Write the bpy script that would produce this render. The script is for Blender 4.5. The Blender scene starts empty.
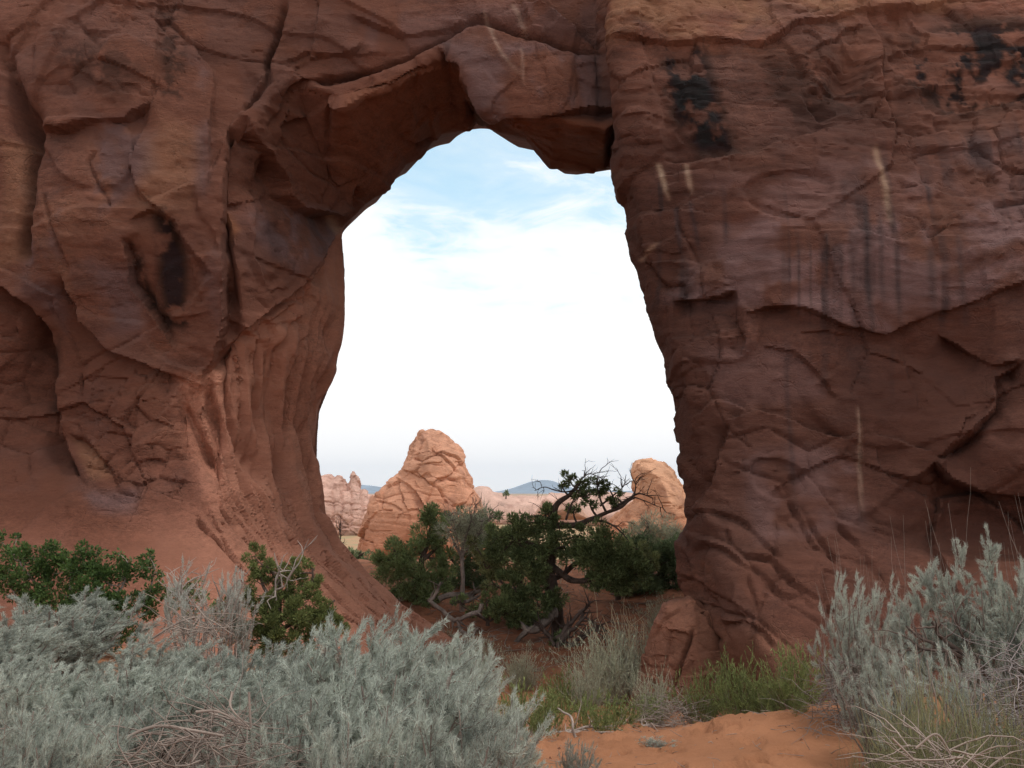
import bpy, math, time
import numpy as np
T0 = time.time()
R = math.radians
scene = bpy.context.scene
COL = scene.collection

# ------------------------------------------------------------------ camera
EYE = 1.7
PITCH = R(6.4)
F = 963.0                       # focal length in pixels of a 1024 wide frame
cam_d = bpy.data.cameras.new('camera')
cam = bpy.data.objects.new('camera', cam_d)
COL.objects.link(cam)
cam.location = (0, 0, EYE)
cam.rotation_euler = (R(90) + PITCH, 0, 0)
cam_d.sensor_width = 36.0
cam_d.lens = 36.0 * F / 1024.0
cam_d.clip_start = 0.05
cam_d.clip_end = 60000
scene.camera = cam

# ------------------------------------------------------------------ light
SUN_EL, SUN_AZ = R(62), R(118)       # azimuth from +Y (view direction), negative = left
world = bpy.data.worlds.new('World')
scene.world = world
world.use_nodes = True
nt = world.node_tree
nt.nodes.clear()
def N(t, **kw):
    n = nt.nodes.new(t)
    for k, v in kw.items():
        setattr(n, k, v)
    return n
def LK(a, b): nt.links.new(a, b)
def mth(op, a, b=None, c=None, clamp=False):
    n = N('ShaderNodeMath', operation=op, use_clamp=clamp)
    for i, v in enumerate((a, b, c)):
        if v is None: continue
        if isinstance(v, (int, float)): n.inputs[i].default_value = v
        else: LK(v, n.inputs[i])
    return n.outputs[0]
SKY_STRENGTH = 0.15
sky = N('ShaderNodeTexSky', sky_type='NISHITA')
sky.sun_disc = False
sky.sun_elevation = SUN_EL
sky.sun_rotation = SUN_AZ
sky.air_density = 1.0; sky.dust_density = 1.2
tc = N('ShaderNodeTexCoord')
sep = N('ShaderNodeSeparateXYZ'); LK(tc.outputs['Generated'], sep.inputs[0])
zc = mth('MAXIMUM', sep.outputs['Z'], 0.0)
den = mth('ADD', zc, 0.10)
cx = mth('DIVIDE', sep.outputs['X'], den)
cy = mth('DIVIDE', sep.outputs['Y'], den)
cmb = N('ShaderNodeCombineXYZ'); LK(cx, cmb.inputs[0]); LK(cy, cmb.inputs[1]); cmb.inputs[2].default_value = 3.1
n1 = N('ShaderNodeTexNoise'); LK(cmb.outputs[0], n1.inputs['Vector'])
n1.inputs['Scale'].default_value = 1.1; n1.inputs['Detail'].default_value = 7; n1.inputs['Roughness'].default_value = .58
n1.inputs['Distortion'].default_value = .4
# thin bands near the horizon
cmb2 = N('ShaderNodeCombineXYZ'); LK(mth('MULTIPLY', sep.outputs['X'], 2.2), cmb2.inputs[0]); LK(mth('MULTIPLY', zc, 26.0), cmb2.inputs[1])
n2 = N('ShaderNodeTexNoise'); LK(cmb2.outputs[0], n2.inputs['Vector'])
n2.inputs['Scale'].default_value = 1.6; n2.inputs['Detail'].default_value = 4
# cloud cover: closed deck low down (above the horizon gap), broken higher up
def ramp(sock, pts):
    n = N('ShaderNodeValToRGB'); LK(sock, n.inputs[0])
    e = n.color_ramp.elements
    while len(e) < len(pts): e.new(0.5)
    for el, (p, v) in zip(e, pts):
        el.position = p; el.color = (v, v, v, 1)
    return n.outputs[0]
deck = ramp(zc, [(0.0, .32), (.05, .24), (.10, .52), (.15, .46), (.24, .08), (.40, .0), (.55, .22), (1.0, .28)])
n3 = N('ShaderNodeTexNoise'); LK(cmb.outputs[0], n3.inputs['Vector'])
n3.inputs['Scale'].default_value = 4.2; n3.inputs['Detail'].default_value = 6; n3.inputs['Roughness'].default_value = .6; n3.inputs['Distortion'].default_value = .8
wisp_ = mth('MULTIPLY', mth('SUBTRACT', n3.outputs['Fac'], .46), .55)
cov = mth('ADD', mth('ADD', n1.outputs['Fac'], wisp_), deck)
low = ramp(zc, [(0.0, 1), (.07, .9), (.12, 0)])
cov = mth('ADD', cov, mth('MULTIPLY', low, mth('MULTIPLY', mth('SUBTRACT', n2.outputs['Fac'], .32), .9)))
mask = ramp(cov, [(.36, .40), (.50, .52), (.60, .80), (.72, 1)])
bg_sky = N('ShaderNodeBackground'); tnt = N('ShaderNodeVectorMath', operation='MULTIPLY'); LK(sky.outputs[0], tnt.inputs[0]); tnt.inputs[1].default_value = (.62, 1.62, 1.58); LK(tnt.outputs[0], bg_sky.inputs[0]); bg_sky.inputs[1].default_value = SKY_STRENGTH
bg_cl = N('ShaderNodeBackground'); bg_cl.inputs[0].default_value = (1.0, .985, .97, 1); bg_cl.inputs[1].default_value = 1.25
mixs = N('ShaderNodeMixShader'); LK(mask, mixs.inputs[0]); LK(bg_sky.outputs[0], mixs.inputs[1]); LK(bg_cl.outputs[0], mixs.inputs[2])
out = N('ShaderNodeOutputWorld'); LK(mixs.outputs[0], out.inputs[0])

sun_d = bpy.data.lights.new('sun', 'SUN')
sun_d.energy = 1.5
sun_d.angle = R(11)
sun_d.color = (1, .95, .88)
sun = bpy.data.objects.new('sun', sun_d)
COL.objects.link(sun)
from mathutils import Vector, Matrix
sdir = Vector((math.sin(SUN_AZ) * math.cos(SUN_EL), math.cos(SUN_AZ) * math.cos(SUN_EL), math.sin(SUN_EL)))
sun.rotation_euler = sdir.to_track_quat('Z', 'Y').to_euler()
sun.location = sdir * 60

vs = scene.view_settings
vs.view_transform = 'Standard'; vs.look = 'None'; vs.gamma = 1; vs.exposure = -0.1
vs.use_curve_mapping = False
scene.render.engine = 'CYCLES'
scene.cycles.max_bounces = 6
scene.cycles.diffuse_bounces = 3
scene.cycles.glossy_bounces = 1
scene.cycles.transmission_bounces = 3
scene.cycles.transparent_max_bounces = 4
scene.cycles.volume_bounces = 0
scene.cycles.use_denoising = False if False else scene.cycles.use_denoising

# ------------------------------------------------------------------ helpers
CP, SP = math.cos(PITCH), math.sin(PITCH)
def ray(px, py):
    px = np.asarray(px, float); py = np.asarray(py, float)
    xc = (px - 512) / F; yc = (384 - py) / F
    d = CP - yc * SP
    return xc / d, (SP + yc * CP) / d
def at(px, py, Y):
    """survey point: the world point seen at (px, py) that lies Y metres in front"""
    ax, az = ray(px, py)
    return np.stack([ax * Y, np.broadcast_to(np.asarray(Y, float), np.shape(ax * Y)), EYE + az * Y], -1)
def survey(P):
    ax = P[:, 0] / P[:, 1]; az = (P[:, 2] - EYE) / P[:, 1]
    yc = (az * CP - SP) / (CP + az * SP)
    return 512 + F * ax * (CP - yc * SP), 384 - F * yc

def sstep(a, b, x):
    t = np.clip((x - a) / (b - a), 0, 1)
    return t * t * (3 - 2 * t)

def _hash(ix, iy, iz, seed):
    h = (ix.astype(np.uint32) * np.uint32(374761393) + iy.astype(np.uint32) * np.uint32(668265263)
         + iz.astype(np.uint32) * np.uint32(2147483647) + np.uint32((seed * 974634777 + 12345) & 0xffffffff))
    h = (h ^ (h >> np.uint32(13))) * np.uint32(1274126177)
    h = (h ^ (h >> np.uint32(16))) * np.uint32(2246822519)
    h = h ^ (h >> np.uint32(15))
    return h
def _hf(ix, iy, iz, seed):
    return _hash(ix, iy, iz, seed).astype(np.float32) / np.float32(4294967295.0)
def vnoise(p, seed=0):
    """3D value noise in -1..1, p (n,3)"""
    p = p.astype(np.float32)
    f0 = np.floor(p); i = f0.astype(np.int64); f = p - f0
    u = f * f * f * (f * (f * 6 - 15) + 10)
    r = 0
    for dx in (0, 1):
        wx = u[:, 0] if dx else 1 - u[:, 0]
        for dy in (0, 1):
            wy = u[:, 1] if dy else 1 - u[:, 1]
            for dz in (0, 1):
                wz = u[:, 2] if dz else 1 - u[:, 2]
                r = r + wx * wy * wz * _hf(i[:, 0] + dx, i[:, 1] + dy, i[:, 2] + dz, seed)
    return r * 2 - 1
def fbm(p, octv=4, seed=0, rough=.5, lac=2.03):
    a, s, r = 1.0, 0.0, 0
    for o in range(octv):
        r = r + a * vnoise(p, seed + o * 7); s += a; a *= rough; p = p * lac + 11.3
    return r / s
def ridged(p, octv=3, seed=0, rough=.5):
    a, s, r = 1.0, 0.0, 0
    for o in range(octv):
        r = r + a * (1 - np.abs(vnoise(p, seed + o * 7))); s += a; a *= rough; p = p * 2.03 + 5.1
    return r / s
def facets(p, seed=0, jit=1.0, gap=False):
    """cellular facets: every cell is a tilted plane with its own height. returns (value -1..1, distance to cell border)"""
    p = p.astype(np.float32)
    i = np.floor(p).astype(np.int64); f = p - i
    n = len(p)
    d1 = np.full(n, 9, np.float32); d2 = np.full(n, 9, np.float32); val = np.zeros(n, np.float32)
    for dx in (-1, 0, 1):
        for dy in (-1, 0, 1):
            for dz in (-1, 0, 1):
                cx_, cy_, cz_ = i[:, 0] + dx, i[:, 1] + dy, i[:, 2] + dz
                h = _hash(cx_, cy_, cz_, seed)
                r0 = (h & np.uint32(1023)).astype(np.float32) / 1023
                r1 = ((h >> np.uint32(10)) & np.uint32(1023)).astype(np.float32) / 1023
                r2 = ((h >> np.uint32(20)) & np.uint32(1023)).astype(np.float32) / 1023
                ex = dx + .5 + jit * (r0 - .5) - f[:, 0]
                ey = dy + .5 + jit * (r1 - .5) - f[:, 1]
                ez = dz + .5 + jit * (r2 - .5) - f[:, 2]
                d = ex * ex + ey * ey + ez * ez
                h2 = _hash(cx_, cy_, cz_, seed + 91)
                g0 = (h2 & np.uint32(1023)).astype(np.float32) / 512 - 1
                g1 = ((h2 >> np.uint32(10)) & np.uint32(1023)).astype(np.float32) / 512 - 1
                g2 = ((h2 >> np.uint32(20)) & np.uint32(1023)).astype(np.float32) / 512 - 1
                v = .45 * g1 - .8 * (g0 * ex + g2 * ez + .6 * g1 * ey)
                new = d < d1
                d2 = np.where(new, d1, np.minimum(d2, d))
                val = np.where(new, v, val)
                d1 = np.where(new, d, d1)
    return val, np.sqrt(d2) - np.sqrt(d1)

def tps(ctrl, vals, lam=1e-3):
    """thin plate spline through 2D control points; returns a function of (x, z)"""
    c = np.asarray(ctrl, float); v = np.asarray(vals, float); n = len(c)
    def U(r2): return r2 * np.log(r2 + 1e-9) * .5
    K = U(((c[:, None] - c[None]) ** 2).sum(-1)) + lam * np.eye(n)
    Pm = np.concatenate([np.ones((n, 1)), c], 1)
    A = np.block([[K, Pm], [Pm.T, np.zeros((3, 3))]])
    w = np.linalg.solve(A, np.concatenate([v, np.zeros(3)]))
    def f(x, z):
        r = w[n] + w[n + 1] * x + w[n + 2] * z
        for k in range(n):
            r = r + w[k] * U((x - c[k, 0]) ** 2 + (z - c[k, 1]) ** 2)
        return r
    return f

def poly_sdf(x, z, poly):
    """signed distance to a closed polygon, negative inside"""
    poly = np.asarray(poly, float); n = len(poly)
    d = np.full(x.shape, 1e9); s = np.zeros(x.shape, bool)
    for k in range(n):
        a, b = poly[k], poly[(k + 1) % n]
        ex, ez = b - a
        wx, wz = x - a[0], z - a[1]
        t = np.clip((wx * ex + wz * ez) / (ex * ex + ez * ez + 1e-12), 0, 1)
        d = np.minimum(d, (wx - t * ex) ** 2 + (wz - t * ez) ** 2)
        cond = (a[1] > z) != (b[1] > z)
        xi = a[0] + (z - a[1]) / (ez if abs(ez) > 1e-12 else 1e-12) * ex
        s ^= cond & (x < xi)
    d = np.sqrt(d)
    return np.where(s, -d, d)

def surface_nets(Fv, org, sp):
    nx, ny, nz = Fv.shape
    ins = Fv < 0
    cnt = np.zeros((nx - 1, ny - 1, nz - 1), np.uint8)
    for a in (0, 1):
        for b in (0, 1):
            for c in (0, 1):
                cnt += ins[a:nx - 1 + a, b:ny - 1 + b, c:nz - 1 + c]
    act = (cnt > 0) & (cnt < 8)
    I, J, K = np.nonzero(act)
    idx = np.full(act.shape, -1, np.int32)
    idx[I, J, K] = np.arange(len(I))
    pos = np.zeros((len(I), 3)); w = np.zeros(len(I))
    for ax in range(3):
        o1, o2 = [q for q in range(3) if q != ax]
        for b in (0, 1):
            for c in (0, 1):
                c0 = [I, J, K]
                c0 = [q.copy() for q in c0]
                c0[o1] = c0[o1] + b; c0[o2] = c0[o2] + c
                c1 = [q.copy() for q in c0]; c1[ax] = c1[ax] + 1
                fa = Fv[tuple(c0)]; fb = Fv[tuple(c1)]
                m = (fa < 0) != (fb < 0)
                t = np.where(m, fa / np.where(m, fa - fb, 1), 0)
                q = np.zeros((len(I), 3)); q[:, ax] = t; q[:, o1] = b; q[:, o2] = c
                pos += np.where(m[:, None], q, 0); w += m
    pos = pos / w[:, None] + np.stack([I, J, K], 1)
    V = np.asarray(org) + pos * np.asarray(sp)
    quads = []
    for ax in range(3):
        sl0 = [slice(1, -1)] * 3; sl1 = [slice(1, -1)] * 3
        sl0[ax] = slice(0, -1); sl1[ax] = slice(1, None)
        a = ins[tuple(sl0)]; b = ins[tuple(sl1)]
        for flip in (False, True):
            m = (a & ~b) if not flip else (~a & b)
            g = np.nonzero(m)
            g = [q.copy() for q in g]
            o1, o2 = (ax + 1) % 3, (ax + 2) % 3
            g[o1] += 1; g[o2] += 1
            def cell(d1_, d2_):
                c = [q.copy() for q in g]
                c[o1] += d1_; c[o2] += d2_
                return idx[tuple(c)]
            q = np.stack([cell(-1, -1), cell(0, -1), cell(0, 0), cell(-1, 0)], 1)
            quads.append(q[:, ::-1] if flip else q)
    Q = np.concatenate(quads)
    Q = Q[(Q >= 0).all(1)]
    return V, Q

def vnormals(V, Q):
    n = np.cross(V[Q[:, 2]] - V[Q[:, 0]], V[Q[:, 3]] - V[Q[:, 1]])
    out_ = np.zeros_like(V)
    for k in range(4):
        for c in range(3):
            out_[:, c] += np.bincount(Q[:, k], n[:, c], len(V))
    return out_ / (np.linalg.norm(out_, axis=1)[:, None] + 1e-12)

def smooth_verts(A, Q, it=1):
    for _ in range(it):
        s = np.zeros_like(A); c = np.zeros(len(A))
        for a, b in ((0, 1), (1, 2), (2, 3), (3, 0)):
            for i_, j_ in ((a, b), (b, a)):
                for k in range(A.shape[1]):
                    s[:, k] += np.bincount(Q[:, i_], A[Q[:, j_], k], len(A))
                c += np.bincount(Q[:, i_], minlength=len(A))
        A = s / np.maximum(c, 1)[:, None]
    return A

def mesh_obj(name, V, Fc, mat=None, parent=None, smooth=True, color=None, normals=None, loc=None, matidx=None):
    """Fc: (n,3) or (n,4) array, or a list of such arrays"""
    if not isinstance(Fc, list): Fc = [Fc]
    Fc = [np.asarray(f, np.int32) for f in Fc if len(f)]
    me = bpy.data.meshes.new(name)
    me.vertices.add(len(V)); me.vertices.foreach_set('co', np.asarray(V, np.float32).ravel())
    loops = np.concatenate([f.ravel() for f in Fc])
    tot = np.concatenate([np.full(len(f), f.shape[1], np.int32) for f in Fc])
    st = np.concatenate([[0], np.cumsum(tot)[:-1]]).astype(np.int32)
    me.loops.add(len(loops)); me.loops.foreach_set('vertex_index', loops)
    me.polygons.add(len(tot)); me.polygons.foreach_set('loop_start', st)
    me.polygons.foreach_set('use_smooth', np.full(len(tot), smooth))
    me.update(calc_edges=True); me.validate()
    if color is not None:
        at_ = me.color_attributes.new('tint', 'FLOAT_COLOR', 'POINT')
        c4 = np.ones((len(V), 4), np.float32); c4[:, :color.shape[1]] = color
        at_.data.foreach_set('color', c4.ravel())
    if normals is not None:
        me.set_sharp_from_angle(angle=R(normals))
    if mat: me.materials.append(mat)
    o = bpy.data.objects.new(name, me)
    COL.objects.link(o)
    if parent: o.parent = parent
    if loc is not None: o.location = loc
    return o

def tag(o, label=None, cat=None, group=None, kind=None):
    if label: o['label'] = label
    if cat: o['category'] = cat
    if group: o['group'] = group
    if kind: o['kind'] = kind
    return o
def empty(name, loc, label, cat, group=None, rz=0.0):
    o = bpy.data.objects.new(name, None)
    COL.objects.link(o); o.location = loc; o.rotation_euler[2] = rz
    o.empty_display_size = .2
    return tag(o, label, cat, group)

# ------------------------------------------------------------------ materials
def new_mat(name):
    m = bpy.data.materials.new(name); m.use_nodes = True
    return m, m.node_tree, m.node_tree.nodes['Principled BSDF']
def rock_material(name, fine=1.0, bump=.35, tint_amt=.5):
    m, t, b = new_mat(name)
    n = t.nodes; l = t.links
    a = n.new('ShaderNodeAttribute'); a.attribute_name = 'tint'
    g = n.new('ShaderNodeNewGeometry')
    mp = n.new('ShaderNodeMapping'); mp.inputs['Scale'].default_value = (1, 1, 2.6)
    l.new(g.outputs['Position'], mp.inputs[0])
    def noise(sc, det, ro, vec):
        q = n.new('ShaderNodeTexNoise'); q.inputs['Scale'].default_value = sc * fine
        q.inputs['Detail'].default_value = det; q.inputs['Roughness'].default_value = ro
        l.new(vec, q.inputs['Vector']); return q
    na = noise(2.6, 9, .74, mp.outputs[0])
    nb = noise(13, 6, .75, mp.outputs[0])
    nd = noise(38, 3, .7, mp.outputs[0])
    mu0 = n.new('ShaderNodeMath'); mu0.operation = 'MULTIPLY_ADD'
    l.new(nd.outputs['Fac'], mu0.inputs[0]); mu0.inputs[1].default_value = .7; l.new(nb.outputs['Fac'], mu0.inputs[2])
    mu1 = n.new('ShaderNodeMath'); mu1.operation = 'SUBTRACT'; l.new(mu0.outputs[0], mu1.inputs[0]); mu1.inputs[1].default_value = .35
    mu = n.new('ShaderNodeMath'); mu.operation = 'ADD'
    l.new(na.outputs['Fac'], mu.inputs[0]); l.new(mu1.outputs[0], mu.inputs[1])
    mr = n.new('ShaderNodeMapRange'); mr.inputs[1].default_value = .7; mr.inputs[2].default_value = 1.3
    mr.inputs[3].default_value = 1 - tint_amt; mr.inputs[4].default_value = 1 + tint_amt
    l.new(mu.outputs[0], mr.inputs[0])
    pat = noise(.55, 4, .6, g.outputs['Position'])
    pr_ = n.new('ShaderNodeMapRange'); pr_.inputs[1].default_value = .40; pr_.inputs[2].default_value = .62; pr_.inputs[3].default_value = .25; pr_.inputs[4].default_value = 1.1; l.new(pat.outputs['Fac'], pr_.inputs[0])
    mm_ = n.new('ShaderNodeMix'); mm_.data_type = 'FLOAT'; mm_.clamp_factor = False
    l.new(pr_.outputs[0], mm_.inputs[0]); mm_.inputs[2].default_value = 1.0; l.new(mr.outputs[0], mm_.inputs[3])
    vm = n.new('ShaderNodeVectorMath'); vm.operation = 'SCALE'
    l.new(a.outputs['Color'], vm.inputs[0]); l.new(mm_.outputs[0], vm.inputs['Scale'])
    l.new(vm.outputs[0], b.inputs['Base Color'])
    b.inputs['Roughness'].default_value = .92
    b.inputs['Specular IOR Level'].default_value = .18
    nc = noise(6, 10, .78, mp.outputs[0])
    bp = n.new('ShaderNodeBump'); bp.inputs['Strength'].default_value = bump; bp.inputs['Distance'].default_value = .16 / fine
    # hairline joints: warped cell borders, only here and there
    wn = noise(1.3, 4, .6, g.outputs['Position'])
    wv = n.new('ShaderNodeVectorMath'); wv.operation = 'MULTIPLY_ADD'
    l.new(wn.outputs['Color'], wv.inputs[0]); wv.inputs[1].default_value = (.9 / fine,) * 3; l.new(g.outputs['Position'], wv.inputs[2])
    hsum = None
    for sc_, th, am, off in ((1.1, .022, .55, .50), (3.1, .035, .35, .52)):
        v = n.new('ShaderNodeTexVoronoi'); v.feature = 'DISTANCE_TO_EDGE'; v.inputs['Scale'].default_value = sc_ * fine
        mpv = n.new('ShaderNodeMapping'); mpv.inputs['Scale'].default_value = (1, 1, 1.7); l.new(wv.outputs[0], mpv.inputs[0]); l.new(mpv.outputs[0], v.inputs['Vector'])
        r_ = n.new('ShaderNodeMapRange'); r_.inputs[1].default_value = 0; r_.inputs[2].default_value = th; r_.inputs[3].default_value = 1; r_.inputs[4].default_value = 0
        l.new(v.outputs['Distance'], r_.inputs[0])
        mk = noise(.5 * sc_, 3, .5, g.outputs['Position'])
        mk2 = n.new('ShaderNodeMapRange'); mk2.inputs[1].default_value = off; mk2.inputs[2].default_value = off + .06; l.new(mk.outputs['Fac'], mk2.inputs[0])
        pr = n.new('ShaderNodeMath'); pr.operation = 'MULTIPLY'; l.new(r_.outputs[0], pr.inputs[0]); l.new(mk2.outputs[0], pr.inputs[1])
        pm = n.new('ShaderNodeMath'); pm.operation = 'MULTIPLY_ADD'; l.new(pr.outputs[0], pm.inputs[0]); pm.inputs[1].default_value = -am
        l.new((hsum or nc.outputs['Fac']), pm.inputs[2]); hsum = pm.outputs[0]
    nf = noise(45, 3, .7, mp.outputs[0])
    pm = n.new('ShaderNodeMath'); pm.operation = 'MULTIPLY_ADD'; l.new(nf.outputs['Fac'], pm.inputs[0]); pm.inputs[1].default_value = .10; l.new(hsum, pm.inputs[2]); hsum = pm.outputs[0]
    l.new(hsum, bp.inputs['Height']); l.new(bp.outputs[0], b.inputs['Normal'])
    return m
def plain_material(name, col, rough=.8, var=.35, scale=3.0, trans=0.0, spec=.2, col2=None, leaf=0.0, bump=0.0):
    m, t, b = new_mat(name)
    n = t.nodes; l = t.links
    g = n.new('ShaderNodeNewGeometry'); oi = n.new('ShaderNodeObjectInfo')
    q = n.new('ShaderNodeTexNoise'); q.inputs['Scale'].default_value = scale; q.inputs['Detail'].default_value = 4
    l.new(g.outputs['Position'], q.inputs['Vector'])
    ad = n.new('ShaderNodeMath'); ad.operation = 'MULTIPLY_ADD'
    l.new(oi.outputs['Random'], ad.inputs[0]); ad.inputs[1].default_value = .30; 
    l.new(q.outputs['Fac'], ad.inputs[2])
    src = ad.outputs[0]
    if leaf:
        a2 = n.new('ShaderNodeMath'); a2.operation = 'MULTIPLY_ADD'
        l.new(g.outputs['Random Per Island'], a2.inputs[0]); a2.inputs[1].default_value = leaf
        a3 = n.new('ShaderNodeMath'); a3.operation = 'SUBTRACT'; l.new(src, a3.inputs[0]); a3.inputs[1].default_value = leaf * .5
        l.new(a3.outputs[0], a2.inputs[2]); src = a2.outputs[0]
    if bump:
        nb = n.new('ShaderNodeTexNoise'); nb.inputs['Scale'].default_value = scale * 4; nb.inputs['Detail'].default_value = 6
        tcn = n.new('ShaderNodeMapping'); tcn.inputs['Scale'].default_value = (1, 1, .18); l.new(g.outputs['Position'], tcn.inputs[0]); l.new(tcn.outputs[0], nb.inputs['Vector'])
        bpn = n.new('ShaderNodeBump'); bpn.inputs['Strength'].default_value = bump; bpn.inputs['Distance'].default_value = .06
        l.new(nb.outputs['Fac'], bpn.inputs['Height']); l.new(bpn.outputs[0], b.inputs['Normal'])
    rp = n.new('ShaderNodeValToRGB'); l.new(src, rp.inputs[0])
    c = np.array(col); c2 = np.array(col2) if col2 is not None else c * (1 + var)
    e = rp.color_ramp.elements
    e[0].position = .35; e[0].color = (*(c * (1 - var)), 1); e[1].position = .85; e[1].color = (*c2, 1)
    em = e.new(.6); em.color = (*c, 1)
    l.new(rp.outputs[0], b.inputs['Base Color'])
    b.inputs['Roughness'].default_value = rough; b.inputs['Specular IOR Level'].default_value = spec
    if trans > 0:
        tr = n.new('ShaderNodeBsdfTranslucent'); l.new(rp.outputs[0], tr.inputs[0])
        mx = n.new('ShaderNodeMixShader'); mx.inputs[0].default_value = trans
        l.new(b.outputs[0], mx.inputs[1]); l.new(tr.outputs[0], mx.inputs[2])
        l.new(mx.outputs[0], n['Material Output'].inputs[0])
    return m
# ------------------------------------------------------------------ the ground
GY = [-60, -10, 0, 5, 10, 14, 17, 20, 22, 25, 28, 32, 42, 60, 90, 170, 300, 1000, 4000, 16000, 60000]
GZ = [1.5, .6, 0, -.55, -1.05, -1.55, -1.85, -1.55, -1.35, -.75, -.3, -.5, -1.7, -3.2, -4.3, -6, -8, -11, -14, -20, -50]
def gz(x, y):
    x = np.asarray(x, float); y = np.asarray(y, float)
    z = np.interp(y, GY, GZ)
    near = 1 - sstep(15, 24, y)
    z = z + near * (1.15 * sstep(-.6, -6.5, x) + .55 * sstep(3.0, 7.0, x) * sstep(4, 7, y))
    z = z + .38 * np.exp(-((x - 3.6) / 1.6) ** 2 - ((y - 11.8) / 1.5) ** 2)
    p = np.stack([x, y, np.zeros_like(x)], -1).reshape(-1, 3)
    n = (fbm(p * .45, 3, 5) * .10 + fbm(p * 2.6, 3, 9) * (.022 + .05 * sstep(17, 20, p[:, 1]))).reshape(x.shape)
    if x.size > 5000:
        # footprints trodden across the open sand
        g_ = np.random.default_rng(3)
        q = np.zeros_like(z)
        for k in range(70):
            fy = g_.uniform(8.6, 15.5); fx = float(ray(g_.uniform(500, 840), 700)[0] * fy); a_ = g_.normal() * .5
            m = (np.abs(x - fx) < .6) & (np.abs(y - fy) < .6)
            dx, dy = x[m] - fx, y[m] - fy
            u_ = dx * math.cos(a_) + dy * math.sin(a_); v_ = -dx * math.sin(a_) + dy * math.cos(a_)
            r_ = np.sqrt((u_ / .10) ** 2 + (v_ / .17) ** 2)
            q[m] += -.075 * np.exp(-r_ ** 4) + .04 * np.exp(-((r_ - 1.5) / .4) ** 2)
        z = z + q
    far = sstep(40, 200, y)
    n2 = (fbm(p * .03, 4, 3)).reshape(x.shape)
    return z + n * (1 - far) + n2 * far * 1.0
def build_ground():
    u = np.linspace(-1, 1, 560); v = np.linspace(0, 1, 760)
    xs = np.sign(u) * (np.abs(u) ** 1.3 * 14 + 20000 * np.abs(u) ** 9)
    ys = -12 + 46 * v + 15400 * v ** 14
    X, Y = np.meshgrid(xs, ys, indexing='ij')
    Z = gz(X, Y)
    V = np.stack([X, Y, Z], -1).reshape(-1, 3)
    i = np.arange(len(xs) * len(ys)).reshape(len(xs), len(ys))
    Q = np.stack([i[:-1, :-1], i[1:, :-1], i[1:, 1:], i[:-1, 1:]], -1).reshape(-1, 4)
    m, t, b = new_mat('red_sand')
    n = t.nodes; l = t.links
    g = n.new('ShaderNodeNewGeometry')
    def noise(sc, det, ro=.6):
        q = n.new('ShaderNodeTexNoise'); q.inputs['Scale'].default_value = sc; q.inputs['Detail'].default_value = det
        q.inputs['Roughness'].default_value = ro; l.new(g.outputs['Position'], q.inputs['Vector']); return q.outputs['Fac']
    r1 = n.new('ShaderNodeValToRGB'); l.new(noise(.9, 6), r1.inputs[0])
    e = r1.color_ramp.elements
    e[0].position = .3; e[0].color = (.30, .135, .070, 1); e[1].position = .7; e[1].color = (.41, .188, .10, 1)
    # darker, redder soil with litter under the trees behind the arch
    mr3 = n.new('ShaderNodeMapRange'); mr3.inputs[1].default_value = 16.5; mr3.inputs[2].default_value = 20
    # far plain: scrubby green grey over red soil
    sp_ = n.new('ShaderNodeSeparateXYZ'); l.new(g.outputs['Position'], sp_.inputs[0])
    mr = n.new('ShaderNodeMapRange'); mr.inputs[1].default_value = 45; mr.inputs[2].default_value = 75; l.new(sp_.outputs['Y'], mr.inputs[0])
    r2 = n.new('ShaderNodeValToRGB'); l.new(noise(.25, 8, .7), r2.inputs[0])
    e = r2.color_ramp.elements
    e[0].position = .44; e[0].color = (.43, .25, .15, 1); e[1].position = .66; e[1].color = (.27, .27, .15, 1)
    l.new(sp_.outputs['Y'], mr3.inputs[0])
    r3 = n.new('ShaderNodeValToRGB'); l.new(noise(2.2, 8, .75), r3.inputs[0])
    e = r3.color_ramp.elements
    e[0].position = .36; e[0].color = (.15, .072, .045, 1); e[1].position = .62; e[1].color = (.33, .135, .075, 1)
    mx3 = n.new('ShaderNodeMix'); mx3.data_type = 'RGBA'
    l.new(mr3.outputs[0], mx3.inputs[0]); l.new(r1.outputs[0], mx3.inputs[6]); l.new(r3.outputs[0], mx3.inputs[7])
    mx = n.new('ShaderNodeMix'); mx.data_type = 'RGBA'
    l.new(mr.outputs[0], mx.inputs[0]); l.new(mx3.outputs[2], mx.inputs[6]); l.new(r2.outputs[0], mx.inputs[7])
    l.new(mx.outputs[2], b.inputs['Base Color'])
    b.inputs['Roughness'].default_value = .95; b.inputs['Specular IOR Level'].default_value = .1
    bp = n.new('ShaderNodeBump'); bp.inputs['Strength'].default_value = .7; bp.inputs['Distance'].default_value = .08
    l.new(noise(7, 9, .68), bp.inputs['Height']); l.new(bp.outputs[0], b.inputs['Normal'])
    o = mesh_obj('ground', V, Q, m)
    tag(o, kind='structure')
build_ground()
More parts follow.
